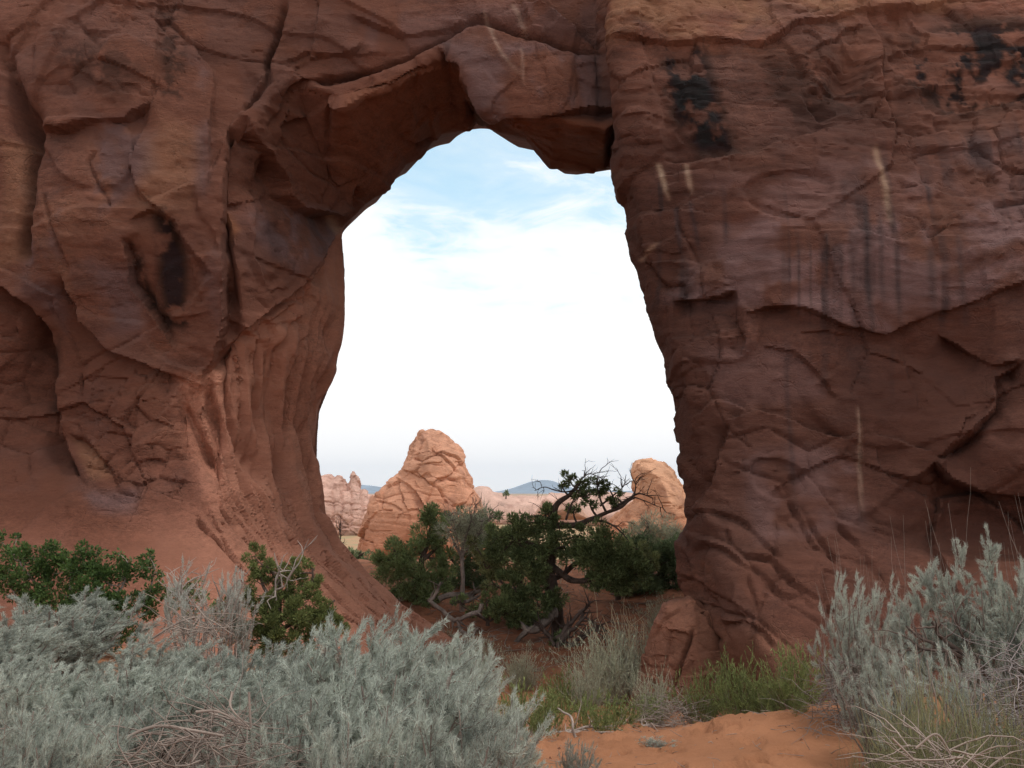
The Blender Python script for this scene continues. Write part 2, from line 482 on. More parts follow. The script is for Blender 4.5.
# ------------------------------------------------------------------ the arch
def ctrl_fn(pts, lam=1e-3):
    P = np.concatenate([at(a, b, c)[None] for a, b, c in pts])
    return tps(P[:, [0, 2]], P[:, 1], lam)
LEFT = [(0, 0, 16.9), (120, 0, 16.6), (220, 0, 16.9), (120, 100, 16.2), (120, 250, 16.4), (205, 200, 16.5), (60, 330, 17.0), (140, 350, 17.1),
        (200, 420, 17.5), (60, 450, 17.4), (120, 490, 17.1), (60, 550, 16.2), (200, 560, 16.2), (0, 500, 16.9), (0, 610, 14.6),
        (130, 620, 14.4), (250, 620, 14.8), (290, 520, 17.0), (330, 600, 16.4), (420, 660, 16.0), (330, 0, 16.9), (420, 30, 17.0), (520, 60, 16.9), (590, 90, 17.1),
        (560, 0, 17.3), (330, 90, 17.0), (440, 120, 17.0), (-200, 200, 16.8), (-200, 0, 17.2), (-200, 600, 14.4), (300, -160, 18.5), (0, -160, 18.5),
        (560, -160, 18.5), (640, 300, 17.4), (640, 600, 17.4), (250, 740, 12.5), (0, 740, 12.3), (450, 740, 15)]
RIGHT = [(620, 50, 16.1), (620, 160, 16.2), (640, 300, 16.1), (680, 420, 16.0), (700, 560, 15.5), (690, 690, 14.7), (800, 10, 16.4), (800, 90, 15.9),
         (700, 100, 15.8), (900, 120, 15.8), (1020, 120, 15.5), (800, 250, 15.3), (950, 250, 14.9), (760, 400, 15.6), (900, 380, 15.5), (980, 430, 15.0),
         (1020, 300, 14.7), (800, 550, 14.9), (900, 520, 15.1), (1000, 540, 14.9), (760, 640, 14.2), (900, 640, 14.0), (620, -60, 16.6), (800, -60, 17.6), (1000, -60, 17.4),
         (800, -200, 19.5), (1100, -200, 19), (1200, 100, 15.2), (1200, 400, 14.4), (1200, 650, 13.6), (700, 760, 13.2), (1000, 760, 12.5), (500, 300, 16.8), (500, 50, 16.6), (560, 600, 15.5)]
FL, FR = ctrl_fn(LEFT), ctrl_fn(RIGHT)

A_FRONT = [(720, 860), (705, 720), (693, 650), (684, 600), (684, 555), (690, 490), (680, 450), (671, 400), (666, 360), (650, 310), (629, 240), (619, 165), (614, 126),
           (560, 114), (512, 118), (480, 106), (471, 78), (447, 46), (385, 78), (340, 90), (290, 70), (258, 100), (240, 150), (234, 250), (224, 330), (200, 372), (192, 420), (196, 470),
           (215, 530), (262, 600), (330, 680), (370, 860)]
A_THROAT = [(745, 900), (725, 700), (718, 560), (716, 490), (712, 450), (706, 400), (698, 360), (680, 310), (660, 240), (640, 165), (632, 162),
            (613, 165), (590, 168), (552, 165), (536, 150), (527, 138), (500, 132), (486, 126), (477, 113), (466, 126), (440, 132), (432, 140), (420, 157), (405, 163), (388, 187), (372, 197),
            (355, 213), (345, 228), (348, 262), (345, 330), (338, 370), (322, 410), (320, 470), (327, 510), (340, 540), (370, 575), (400, 600), (440, 630), (475, 655), (520, 700), (580, 800), (600, 900)]
YA, YT = 16.6, 20.5
RIGHT_EDGE = [(606, -300), (606, -60), (610, 0), (614, 100), (619, 165), (629, 240), (649, 310), (666, 360), (690, 490), (684, 600), (700, 760)]

def build_arch():
    hx, hy, hz = .036, .06, .036
    xs = np.arange(-13.6, 13.6, hx); ys = np.arange(11.2, 26.2, hy); zs = np.arange(-3.6, 13.6, hz)
    X2, Z2 = np.meshgrid(xs, zs, indexing='ij')
    pf = np.array([at(a, b, YA)[[0, 2]] for a, b in A_FRONT])
    pt = np.array([at(a, b, YT)[[0, 2]] for a, b in A_THROAT])
    sf = poly_sdf(X2, Z2, pf); st = poly_sdf(X2, Z2, pt)
    re = np.array([at(a, b, 15.95)[[0, 2]] for a, b in RIGHT_EDGE]); o = np.argsort(re[:, 1])
    xe = np.interp(zs, re[o, 1], re[o, 0])[None, :]
    yl = np.clip(FL(X2, Z2), 11.6, 19.5); yr = np.clip(FR(X2, Z2), 11.6, 19.5)
    w = sstep(-.14, .14, X2 - xe)
    yfr = yl * (1 - w) + yr * w
    # big relief cut straight into the front face (sharp ledges and cracks come later, along the normal)
    p2 = np.stack([X2.ravel(), np.full(X2.size, 3.0), Z2.ravel()], 1)
    big = fbm(p2 * np.array([.32, 1, .42]), 3, 21).reshape(X2.shape)
    yfr = yfr + .22 * big
    ztop = 12.6 + .6 * fbm(p2[:, :] * .3, 2, 4).reshape(X2.shape)
    yb = 24.2 + .6 * fbm(p2 * .35 + 40, 3, 8).reshape(X2.shape)
    Fv = np.empty((len(xs), len(ys), len(zs)), np.float32)
    edge_x = np.maximum(np.abs(X2) - 13.2, -9)
    for j, y in enumerate(ys):
        t = np.clip((y - YA) / (YT - YA), 0, 1); t = t * t * (3 - 2 * t) * .5 + t * .5
        op = sf * (1 - t) + st * t
        if y < YA: op = sf - (YA - y) * .25
        if y > YT: op = st - (y - YT) * .30
        a = yfr - y
        b = -op
        # rounded intersection
        k = .12 + 2.8 * sstep(1.6, -1.2, Z2) * (X2 < 0)
        h = np.clip(.5 + .5 * (a - b) / k, 0, 1)
        m = a * h + b * (1 - h) + k * h * (1 - h)
        m = np.maximum(m, y - yb)
        q = (Z2 - ztop) * .8
        h = np.clip(.5 + .5 * (m - q) / .8, 0, 1); m = m * h + q * (1 - h) + .8 * h * (1 - h)
        m = np.maximum(m, edge_x)
        Fv[:, j, :] = m
    Fv[:, :, 0] = 1; Fv[:, -1, :] = 1; Fv[:, 0, :] = 1
    V, Q = surface_nets(Fv, (xs[0], ys[0], zs[0]), (hx, hy, hz))
    return V, Q
VA, QA = build_arch()
print('arch mesh', len(VA), 'verts', round(time.time() - T0, 1), 's')

def seg_dist(u, v, poly):
    """distance to a polyline, signed side (+ = right hand of its direction as seen), parameter 0..1"""
    poly = np.asarray(poly, float)
    L = np.linalg.norm(np.diff(poly, axis=0), axis=1); cum = np.concatenate([[0], np.cumsum(L)])
    best = np.full(u.shape, 1e9); sd = np.zeros(u.shape); tt = np.zeros(u.shape)
    for k in range(len(poly) - 1):
        a, b = poly[k], poly[k + 1]; e = b - a
        wx, wy = u - a[0], v - a[1]
        t = np.clip((wx * e[0] + wy * e[1]) / (L[k] ** 2 + 1e-9), 0, 1)
        d = np.hypot(wx - t * e[0], wy - t * e[1])
        m = d < best
        best = np.where(m, d, best)
        sd = np.where(m, np.sign(e[0] * wy - e[1] * wx), sd)
        tt = np.where(m, (cum[k] + t * L[k]) / cum[-1], tt)
    return best, sd, tt
class Relief:
    def __init__(s, V, N):
        s.u, s.v = survey(V); s.V = V; s.N = N
        s.front = (V[:, 1] < 21.2)
        s.d = np.zeros(len(V))
        # wobble, so that hand laid lines break up the way rock does
        q = np.stack([s.u, s.v, np.zeros(len(V))], 1)
        s.wu = s.u + 4 * fbm(q / 42, 2, 31) + 1.0 * fbm(q / 7, 2, 33)
        s.wv = s.v + 4 * fbm(q / 42, 2, 37) + 1.0 * fbm(q / 7, 2, 39)
        s.var = .75 + .6 * fbm(q / 30, 2, 41)
    def box(s, pts, pad):
        p = np.asarray(pts, float)
        return np.nonzero(s.front & (s.u > p[:, 0].min() - pad) & (s.u < p[:, 0].max() + pad) & (s.v > p[:, 1].min() - pad) & (s.v < p[:, 1].max() + pad))[0]
    def ledge(s, pts, amp, L, side=1, lip=.25, soft=.8, taper=.12):
        """recess amp metres on one side of the line, fading over L; a small lip on the other"""
        if amp < .27: amp *= .62
        i = s.box(pts, 3 * L)
        d, sg, t = seg_dist(s.wu[i], s.wv[i], pts)
        x = d * sg * side
        tp = np.clip(np.minimum(t, 1 - t) / taper, 0, 1) if taper else 1
        end = np.exp(-(np.where((t <= 0) | (t >= 1), d, 0) / (L * .5)) ** 2)
        r = sstep(-soft, soft, x) * np.exp(-np.maximum(x, 0) / L)
        q = (1 - sstep(-soft, soft, x)) * np.exp(np.minimum(x, 0) / (L * .6))
        s.d[i] += (-amp * r + lip * amp * q) * tp * end * s.var[i]
    def crack(s, pts, amp=.15, w=2.2, taper=.08):
        i = s.box(pts, 5 * w)
        d, sg, t = seg_dist(s.wu[i], s.wv[i], pts)
        tp = np.clip(np.minimum(t, 1 - t) / taper + .25, 0, 1)
        s.d[i] -= amp * np.exp(-(d / w) ** 2) * tp * s.var[i]
    def bump(s, cx, cy, rx, ry, amp, rot=0, p=2.0):
        i = s.box([(cx - 2 * max(rx, ry), cy - 2 * max(rx, ry)), (cx + 2 * max(rx, ry), cy + 2 * max(rx, ry))], 2)
        c, n = math.cos(R(rot)), math.sin(R(rot))
        du, dv = s.wu[i] - cx, s.wv[i] - cy
        a = (du * c + dv * n) / rx; b = (-du * n + dv * c) / ry
        s.d[i] += amp * np.exp(-(a * a + b * b) ** (p / 2))
    def mask(s, poly, soft=8, wob=1.0):
        """0..1 inside a patch"""
        i = s.box(poly, soft * 2 + 8)
        m = np.zeros(len(s.u))
        m[i] = 1 - sstep(-soft, soft, poly_sdf(s.wu[i], s.wv[i], poly))
        return m

NA_ = vnormals(VA, QA)
NS = smooth_verts(NA_, QA, 8); NS /= np.linalg.norm(NS, axis=1)[:, None] + 1e-9
RL = Relief(VA, NS)
U_, W_ = RL.u, RL.v
# ---- hand laid relief: ledges, joints and spalls of the arch (survey coordinates of the rock face)
# left buttress
RL.ledge([(30, 128), (60, 130), (92, 121), (126, 118), (152, 104)], .34, 26)
RL.ledge([(150, 104), (158, 60), (156, 0)], .14, 14, side=1)
RL.crack([(8, 40), (16, 100), (29, 150), (24, 210), (27, 270)], .5, 6)
RL.bump(22, 125, 12, 24, -.6)
RL.ledge([(0, 285), (28, 298), (48, 330), (60, 380), (64, 440), (80, 480)], .65, 26, side=1, lip=.4)
RL.bump(38, 360, 20, 45, -.45, 10)
RL.ledge([(62, 270), (84, 318), (112, 350), (150, 366), (185, 380)], .34, 30, side=1, lip=.5)
RL.ledge([(118, 240), (134, 285), (158, 320), (178, 352)], .32, 16, side=-1)
RL.crack([(42, 190), (58, 230), (72, 275)], .12, 2)
RL.crack([(95, 150), (86, 160), (110, 210)], .08, 1.6)
RL.ledge([(62, 425), (68, 460), (84, 488), (112, 500), (136, 508)], .26, 14, side=-1)
RL.ledge([(70, 436), (92, 446), (112, 470), (120, 492)], .26, 12, side=1)
RL.ledge([(130, 225), (150, 212), (172, 222), (190, 260), (200, 300)], .22, 22, side=1)
RL.ledge([(186, 32), (198, 55), (212, 68), (211, 120), (208, 200)], .22, 16, side=-1, lip=.3)
RL.ledge([(229, 128), (226, 176), (225, 250), (226, 330), (212, 372)], .75, 22, side=-1, lip=.25, taper=.05)
RL.bump(236, 225, 9, 60, -.45)
RL.ledge([(240, 180), (246, 205), (254, 203), (250, 250), (262, 290)], .22, 14, side=1)
RL.bump(120, 60, 80, 60, .22)
RL.bump(165, 170, 40, 80, .18)
RL.bump(60, 230, 40, 60, .22)
RL.ledge([(195, 190), (200, 215), (214, 232), (222, 260)], .15, 10, side=1)
# vault and hanging block
RL.ledge([(246, 118), (258, 142), (272, 162), (284, 198), (300, 212), (322, 216), (342, 205), (354, 178)], .55, 26, side=1, lip=.35)
RL.crack([(332, 96), (325, 150), (322, 175), (312, 205)], .10, 2)
RL.ledge([(322, 172), (336, 178), (352, 172)], .10, 14)
RL.crack([(286, 0), (276, 35), (264, 60), (266, 78), (246, 110)], .35, 3.0)
RL.ledge([(246, 110), (262, 66), (275, 30), (284, 0)], .2, 22, side=-1)
RL.crack([(360, 72), (330, 80), (306, 87), (292, 94), (268, 130)], .32, 3.2)
RL.ledge([(274, 127), (290, 117), (304, 112)], .35, 12)
RL.crack([(300, 86), (345, 74), (386, 66), (428, 46), (480, 21), (505, 32), (523, 39), (568, 54), (600, 56)], .30, 2.6)
RL.ledge([(340, 76), (386, 66), (428, 46), (478, 22)], .25, 14, side=-1)
RL.ledge([(480, 21), (523, 39), (568, 54), (602, 57)], .16, 10, side=-1, lip=.5)
RL.ledge([(509, 0), (551, 21), (580, 42), (600, 53)], .38, 14, side=-1, lip=.3)
RL.ledge([(350, 14), (372, 24), (406, 37), (440, 32), (466, 24)], .22, 16, side=1)
RL.ledge([(280, 62), (310, 52), (350, 56), (366, 40)], .18, 16, side=1)
RL.ledge([(436, 47), (462, 67), (470, 105), (479, 124)], .30, 14, side=1)
RL.ledge([(354, 92), (393, 84), (436, 58)], .2, 16, side=1)
RL.bump(312, 130, 34, 46, .25)
RL.ledge([(530, 62), (545, 64), (560, 56)], .07, 8)
RL.ledge([(575, 80), (590, 88), (606, 90)], .12, 10)
# diagonal shelf and fluted jamb below it
RL.ledge([(202, 378), (226, 350), (262, 318), (292, 288), (322, 262), (344, 234)], .42, 20, side=1, lip=.5)
RL.ledge([(222, 372), (258, 336), (284, 316), (300, 300), (318, 282)], .18, 10, side=1)
RL.ledge([(290, 300), (300, 318), (288, 345), (280, 390)], .16, 10, side=-1)
RL.ledge([(330, 262), (322, 300), (312, 340), (290, 385), (282, 420)], .2, 14, side=-1)
# right buttress
RL.ledge([(612, 40), (664, 44), (716, 42), (764, 46), (798, 27), (850, 20), (892, 20), (940, 8), (1040, -5)], .26, 34, side=1, lip=.3, taper=.03)
RL.ledge([(800, 60), (826, 48), (842, 36), (862, 32)], .22, 14, side=1)
RL.bump(845, 82, 16, 24, -.32, 20)
RL.ledge([(800, 95), (820, 118), (848, 112), (870, 100)], .18, 14, side=-1)
RL.ledge([(664, 159), (700, 157), (738, 154), (800, 136), (842, 123), (900, 118), (963, 111), (1030, 94)], .26, 24, side=-1, lip=.2, taper=.03)
RL.ledge([(625, 118), (650, 116), (676, 124)], .10, 8)
RL.crack([(990, 208), (1006, 203), (1030, 200)], .14, 2.2)
RL.ledge([(856, 226), (882, 236), (908, 240), (930, 226), (956, 211), (990, 206)], .14, 10, side=-1)
RL.ledge([(672, 299), (705, 299), (738, 291)], .34, 24, side=1)
RL.ledge([(738, 291), (736, 316), (744, 340), (738, 360)], .16, 12, side=1)
RL.ledge([(700, 345), (716, 330), (736, 318)], .12, 10, side=-1)
RL.ledge([(745, 316), (770, 309), (806, 308), (828, 318), (848, 326), (889, 333), (924, 320), (980, 299), (1030, 281)], .28, 22, side=1, lip=.3, taper=.05)
RL.ledge([(760, 345), (782, 350), (800, 352)], .1, 8)
RL.ledge([(794, 351), (812, 366), (826, 381), (836, 402)], .14, 10, side=1)
RL.ledge([(800, 336), (826, 330), (852, 336)], .12, 10, side=1)
RL.bump(958, 372, 44, 42, -.30, p=2)
RL.ledge([(938, 338), (962, 352), (990, 366), (1020, 360)], .3, 16, side=1)
RL.ledge([(898, 342), (905, 370), (914, 395), (916, 412)], .12, 8, side=-1)
RL.bump(1005, 440, 46, 46, .35, p=3)
RL.ledge([(1024, 362), (996, 378), (994, 408), (974, 433), (938, 457)], .42, 22, side=-1, lip=.4)
RL.ledge([(936, 460), (950, 479), (980, 493), (1040, 502)], .75, 34, side=1, lip=.3, taper=.04)
RL.bump(985, 530, 90, 24, -.5, p=2)
RL.ledge([(722, 424), (759, 411), (780, 418), (806, 430), (847, 437), (860, 428)], .26, 15, side=-1, lip=.5)
RL.ledge([(871, 436), (900, 440), (932, 448)], .2, 14, side=-1, lip=.4)
RL.ledge([(876, 440), (884, 462), (896, 478), (930, 498), (960, 520)], .22, 22, side=-1)
RL.ledge([(731, 424), (720, 450), (716, 480), (700, 520), (692, 548)], .30, 14, side=1, lip=.4)
RL.crack([(856, 405), (860, 450), (866, 517)], .06, 2)
RL.ledge([(690, 420), (712, 400), (735, 405), (752, 414)], .16, 12, side=-1)
# jointed lower left part of the right buttress
for pts, a in [([(700, 555), (712, 545), (730, 552), (748, 570), (760, 574)], .22), ([(748, 570), (752, 590), (758, 606)], .12), ([(706, 590), (716, 600), (722, 625), (730, 640)], .2),
               ([(712, 545), (708, 575), (706, 600), (712, 632)], .2), ([(722, 625), (742, 622), (760, 632), (774, 650)], .26), ([(690, 640), (706, 632), (722, 640)], .2),
               ([(760, 574), (778, 590), (792, 598), (806, 590)], .16), ([(758, 606), (745, 622)], .14), ([(735, 585), (730, 605), (742, 622)], .12), ([(774, 650), (790, 668)], .18),
               ([(752, 556), (770, 560), (800, 590), (812, 612)], .14), ([(685, 575), (698, 580), (706, 592)], .16), ([(684, 610), (700, 618), (710, 632)], .18), ([(800, 505), (820, 540), (850, 575)], .18),
               ([(770, 480), (800, 520), (812, 545), (842, 560)], .18), ([(842, 520), (866, 552), (886, 580)], .3), ([(690, 520), (712, 512), (740, 520), (762, 540), (780, 560)], .2)]:
    RL.crack(pts, a * .45, 1.8)
    RL.ledge(pts, a * .5, 9, side=1, lip=.35)
RL.ledge([(479, 123), (505, 121), (530, 116), (565, 114), (612, 109)], .32, 18, side=1, lip=.2, taper=.04)
RL.crack([(604, -10), (606, 60), (610, 110), (613, 165)], .45, 4, taper=.02)
# ---- noise relief everywhere
P3 = VA
warp = np.stack([fbm(P3 * .6, 2, 51), fbm(P3 * .6, 2, 53), fbm(P3 * .6, 2, 55)], 1)
Pw = P3 + .45 * warp
nearm = (VA[:, 1] < 21.5)
low = sstep(.2, -1.2, VA[:, 2] - (-.4 + .0 * VA[:, 0]))                     # the smooth slickrock apron
leftapron = sstep(492, 560, W_ + .10 * (340 - U_) - 45 * sstep(230, 60, U_)) * (U_ < 560)
pinkside = sstep(60, 290, U_ + .5 * (W_ - 540))
rough = np.clip(.70 + .9 * fbm(P3 * .35, 2, 61), .25, 1.0) * (1 - .85 * leftapron)
Pl = P3 + .22 * warp
f1, g1 = facets(Pl * np.array([.34, .45, .30]), 71)
f2, g2 = facets((P3 + .10 * warp) * np.array([.95, 1.0, 1.25]), 73)
f3, g3 = facets(Pl * np.array([3.0, 3.0, 4.6]), 75)
def terrace(h, sharp=.10):
    f = np.floor(h); r = h - f
    return f + sstep(0, sharp, r) * .85 + .15 * r
ta = terrace(2.4 * fbm(P3 * np.array([.30, .35, .42]) + 3, 2, 171, .4), .04)
tb = terrace(2.0 * fbm(P3 * np.array([.9, 1.0, 1.5]) + 5, 3, 173, .5), .06)
spall = sstep(.02, .22, fbm(P3 * .40 + 31, 2, 177))                        # where the face has flaked
chip = sstep(.0, .2, fbm(P3 * .55 + 61, 2, 179))
sm = 1 - .92 * leftapron
rw = np.where(U_ > 606, 1.0, 0.0)
tc_ = terrace(2.2 * fbm(P3 * np.array([2.2, 2.2, 3.4]) + 15, 3, 174, .5), .10)
flk = sstep(-.12, .12, fbm(P3 * .9 + 71, 3, 176))
dn = .022 * tc_ * flk * sm + .20 * f1 * sm * (1 - .35 * rw) + .085 * ta * sm + .075 * f2 * spall * sm + .055 * tb * sm * np.maximum(spall, .35) + .030 * f3 * chip * sm
dn -= .04 * sm * np.exp(-(g2 / .026) ** 2) * spall * (vnoise(P3 * 1.1, 77) > .0)
dn -= .05 * sm * np.exp(-(g1 / .008) ** 2) * (vnoise(P3 * .7, 79) > -.1)
dn += .03 * fbm(P3 * np.array([.8, .8, 1.0]), 2, 81)
# bedding: thin, nearly level, broken laminae
zb = P3[:, 2] + .25 * fbm(P3 * .25, 2, 83) + .06 * P3[:, 0]
bed = ridged(np.stack([P3[:, 0] * .30, P3[:, 1] * .30, zb * 3.4], 1), 4, 85, .6)
bedm = np.clip(.35 + 1.6 * fbm(P3 * .3, 2, 87), 0, 1) * (1 - .7 * leftapron)
bedm = np.where(U_ > 606, np.maximum(bedm, .9 * sstep(190, 150, W_)) * 1.1, bedm * .45)
dn += -.10 * (bed - .6) * bedm
hair = np.abs(fbm(P3 * np.array([1.1, 1.1, 2.0]) + 33, 3, 178, .55))
dn -= .035 * np.exp(-(hair / .010) ** 2) * sstep(.0, .2, fbm(P3 * .7 + 12, 2, 180)) * sm
fine = ridged(np.stack([P3[:, 0] * .9, P3[:, 1] * .9, zb * 10.0], 1), 3, 88, .6)
dn += -.045 * (fine - .6) * bedm * sstep(-.1, .25, fbm(P3 * .8, 2, 86))
dn += .010 * fbm(P3 * 9, 2, 89) * (.5 + spall)
for poly, sc_, am_, rot_, sd_ in (([(64, 372), (120, 362), (192, 384), (192, 500), (130, 512), (84, 480)], (2.0, 1.0, 3.4), .085, -20, 191), ([(-20, 320), (40, 318), (60, 350), (62, 470), (-20, 500)], (1.6, 1.0, 1.6), .09, 30, 193),
                                  ([(255, 300), (345, 235), (340, 330), (300, 390), (215, 390)], (1.7, 1.2, 1.2), .085, 40, 195), ([(715, 420), (870, 440), (870, 520), (740, 530)], (.9, .9, .9), .06, 20, 197)):
    mm = RL.mask(poly, 14); mi = np.nonzero(mm > .01)[0]
    c_, s_ = math.cos(R(rot_)), math.sin(R(rot_))
    q_ = np.stack([P3[mi, 0] * c_ - P3[mi, 2] * s_, P3[mi, 1] * .6, P3[mi, 0] * s_ + P3[mi, 2] * c_], 1) + .15 * warp[mi]
    fq, gq = facets(q_ * np.array(sc_), sd_)
    dn[mi] += mm[mi] * (am_ * fq - .05 * np.exp(-(gq / .04) ** 2))
jm = RL.mask([(684, 560), (700, 535), (740, 522), (790, 512), (850, 575), (880, 610), (850, 660), (790, 690), (690, 700), (682, 620)], 12)
ji = np.nonzero(jm > .01)[0]
ca, sa = math.cos(R(52)), math.sin(R(52))
pj = np.stack([P3[ji, 0] * ca - P3[ji, 2] * sa, P3[ji, 1] * .5, P3[ji, 0] * sa + P3[ji, 2] * ca], 1) + .12 * warp[ji]
fj, gj = facets(pj * np.array([.95, .7, 1.7]), 181, 1.0)
dn[ji] = dn[ji] * (1 - .6 * jm[ji]) + jm[ji] * (.075 * fj - .10 * np.exp(-(gj / .03) ** 2))
# flutes on the left jamb, streaming down into the apron
C0 = [(176, 330), (182, 400), (196, 455), (216, 510), (262, 575), (330, 640), (420, 720)]
C1 = [(352, 220), (349, 300), (340, 362), (324, 408), (321, 470), (328, 512), (342, 545), (400, 604), (480, 660)]
fm = RL.mask([(178, 380), (210, 372), (262, 322), (300, 290), (352, 240), (352, 330), (330, 400), (326, 480), (346, 545), (420, 610), (470, 655), (300, 640), (215, 545)], 14)
ii = np.nonzero(fm > .01)[0]
d0, s0, t0_ = seg_dist(U_[ii], W_[ii], C0); d1, s1, t1_ = seg_dist(U_[ii], W_[ii], C1)
aa = d0 / (d0 + d1 + 1e-6)
fl = np.zeros(len(VA))
q = np.stack([aa * 15 + .3 * fbm(P3[ii] * 1.2, 2, 90), W_[ii] / 130, np.zeros(len(ii))], 1)
r1_ = ridged(q, 2, 93); r2_ = ridged(q * np.array([2.0, 1.4, 1]), 2, 95)
lowf = 1 - .82 * sstep(505, 575, W_[ii] - .18 * (U_[ii] - 300))
topf = sstep(330, 400, W_[ii] + .35 * (U_[ii] - 260))
fl[ii] = -(np.clip(r1_ - .60, 0, 1) * 1.25 + np.clip(r2_ - .60, 0, 1) * .65) * fm[ii] * lowf * (.3 + .7 * topf)
# long shallow scores on the apron
am = leftapron * (U_ < 520)
q = np.stack([aa * 26 + .6 * fbm(P3[ii] * .8, 2, 97), W_[ii] / 40, np.zeros(len(ii))], 1)
sc = np.zeros(len(VA)); sc[ii] = -np.clip(ridged(q, 2, 99) - .76, 0, 1) * .9 * am[ii] * (vnoise(P3[ii] * .9, 101) > .0)
lint = RL.mask([(440, 40), (480, 20), (604, 52), (610, 165), (560, 170), (478, 126), (462, 70)], 6)
dn = dn * (1 - .45 * lint)
dn = dn * (1 - .85 * np.maximum(fm * sstep(340, 380, W_ + .5 * (U_ - 260)), leftapron * .6))
jm2 = RL.mask([(335, 225), (360, 225), (360, 340), (345, 420), (300, 420), (312, 330)], 12)
dn *= 1 - .85 * jm2
d_all = RL.d * (1 - .3 * jm2) + np.where(nearm, dn, dn) + fl + sc
d_sm = smooth_verts(np.stack([d_all, smooth_verts(fl[:, None], QA, 2)[:, 0]], 1), QA, 1)
ks = np.clip(.22 + .5 * RL.mask([(684, 540), (700, 500), (800, 480), (900, 560), (880, 680), (684, 700)], 12) + .4 * RL.mask([(180, 200), (260, 200), (260, 380), (180, 380)], 10), 0, 1)
d_all = d_all * (1 - ks) + d_sm[:, 0] * ks - fl * fm + d_sm[:, 1] * fm
bk = sstep(20.2, 20.9, VA[:, 1])
d_all = d_all * (1 - bk) + (np.minimum(d_all, .0) * .5 + .02) * bk
d_all = np.clip(d_all, -1.4, .9)
VD = VA + NS * d_all[:, None]
ND = vnormals(VD, QA)
print('relief', round(time.time() - T0, 1), 's')

# ---- stone colour: red body, desert varnish, lichen, mineral streaks, plus painted light and shade
def lerp(c, t, k): return c * (1 - t[:, None]) + np.asarray(k) * t[:, None]
col = np.tile(np.array([.295, .118, .078]), (len(VD), 1))
nz1 = fbm(Pw * .5, 4, 111); nz2 = fbm(P3 * np.array([1.6, 1.6, .5]), 4, 113); nz3 = fbm(Pw * 1.7, 4, 115)
col = lerp(col, sstep(.0, .45, nz1) * .6, (.38, .165, .102))
col = lerp(col, sstep(.05, .5, -nz1) * .6, (.235, .085, .05))
LAV, DRK, BLK, BUF = (.26, .146, .136), (.16, .062, .046), (.040, .022, .016), (.42, .205, .115)
PNK = (.45, .205, .135)
vz = np.zeros(len(VD))
for poly, k in [([(80, 130), (150, 110), (160, 170), (100, 215), (78, 200)], .75), ([(22, 200), (60, 190), (66, 330), (30, 290)], .7), ([(252, 205), (345, 215), (338, 250), (290, 268), (250, 235)], .85),
                ([(196, 130), (210, 120), (207, 200), (196, 195)], .7), ([(190, 50), (206, 70), (204, 90), (188, 78)], .7), ([(85, 260), (130, 270), (155, 340), (110, 330)], .7),
                ([(80, 495), (140, 490), (135, 515), (90, 515)], .7), ([(440, 40), (600, 55), (610, 120), (480, 124), (466, 70)], .75), ([(352, 20), (600, 0), (600, 50), (480, 30), (380, 60)], .4),
                ([(200, 215), (222, 220), (222, 330), (205, 300)], .5), ([(655, 300), (760, 215), (860, 225), (1030, 195), (1030, 280), (890, 330), (760, 308)], .8),
                ([(700, 180), (1030, 130), (1030, 200), (720, 260)], .4), ([(735, 450), (860, 445), (870, 520), (760, 545)], .5), ([(690, 350), (800, 340), (830, 400), (720, 410)], .4)]:
    m = RL.mask(poly, 9)
    vz = np.maximum(vz, m * k * sstep(-.35, .15, nz3 + .4 * nz2))

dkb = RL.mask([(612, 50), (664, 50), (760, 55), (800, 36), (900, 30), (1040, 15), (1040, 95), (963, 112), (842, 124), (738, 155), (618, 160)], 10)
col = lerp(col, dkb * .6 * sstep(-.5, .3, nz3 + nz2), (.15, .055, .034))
gen = sstep(.08, .35, fbm(Pw * .9 + 7, 4, 117)) * .45 * (1 - leftapron)
col = lerp(col, gen, (.24, .118, .095))
rightm = (U_ > 604) * 1.0
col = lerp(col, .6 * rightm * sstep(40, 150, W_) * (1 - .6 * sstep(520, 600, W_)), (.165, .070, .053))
col = lerp(col, np.clip(vz * 1.15, 0, .95), LAV)
bufm = np.maximum.reduce([RL.mask([(150, 110), (200, 130), (195, 240), (140, 220), (145, 150)], 10) * .35, RL.mask([(0, 140), (24, 140), (26, 260), (0, 270)], 6) * .4,
                          RL.mask([(604, -10), (1040, -10), (1040, 8), (900, 14), (790, 26), (700, 40), (612, 44)], 8) * .75, RL.mask([(25, 210), (70, 270), (85, 310), (60, 270)], 4) * .4,  # first patch: skylight on the up-facing top slope painted in as buff
                          RL.mask([(72, 440), (100, 450), (112, 478), (90, 484)], 4) * .5])
col = lerp(col, bufm * sstep(-.5, .3, nz3), BUF)
pk = np.clip(np.maximum(leftapron * (.30 + .60 * pinkside), fm * .75), 0, 1)  # pink stone, painted lighter for the light on the up-facing apron
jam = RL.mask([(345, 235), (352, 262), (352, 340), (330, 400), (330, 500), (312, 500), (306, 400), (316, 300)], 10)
pk = np.maximum(pk, jam * .8)  # light on the right-facing jamb painted into its pink
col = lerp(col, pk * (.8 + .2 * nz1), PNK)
foot = RL.mask([(640, 600), (690, 590), (720, 620), (800, 640), (800, 760), (620, 760)], 14)
col = lerp(col, foot * .55, (.40, .18, .115))
soff = RL.mask([(345, 95), (440, 60), (466, 75), (476, 118), (440, 132), (400, 160), (350, 205), (330, 150)], 6) * 1.0
soff = np.maximum(soff, RL.mask([(482, 126), (608, 114), (612, 165), (560, 168), (525, 138)], 4))
col = lerp(col, soff * .6, (.33, .118, .062))
blk = np.zeros(len(VD))
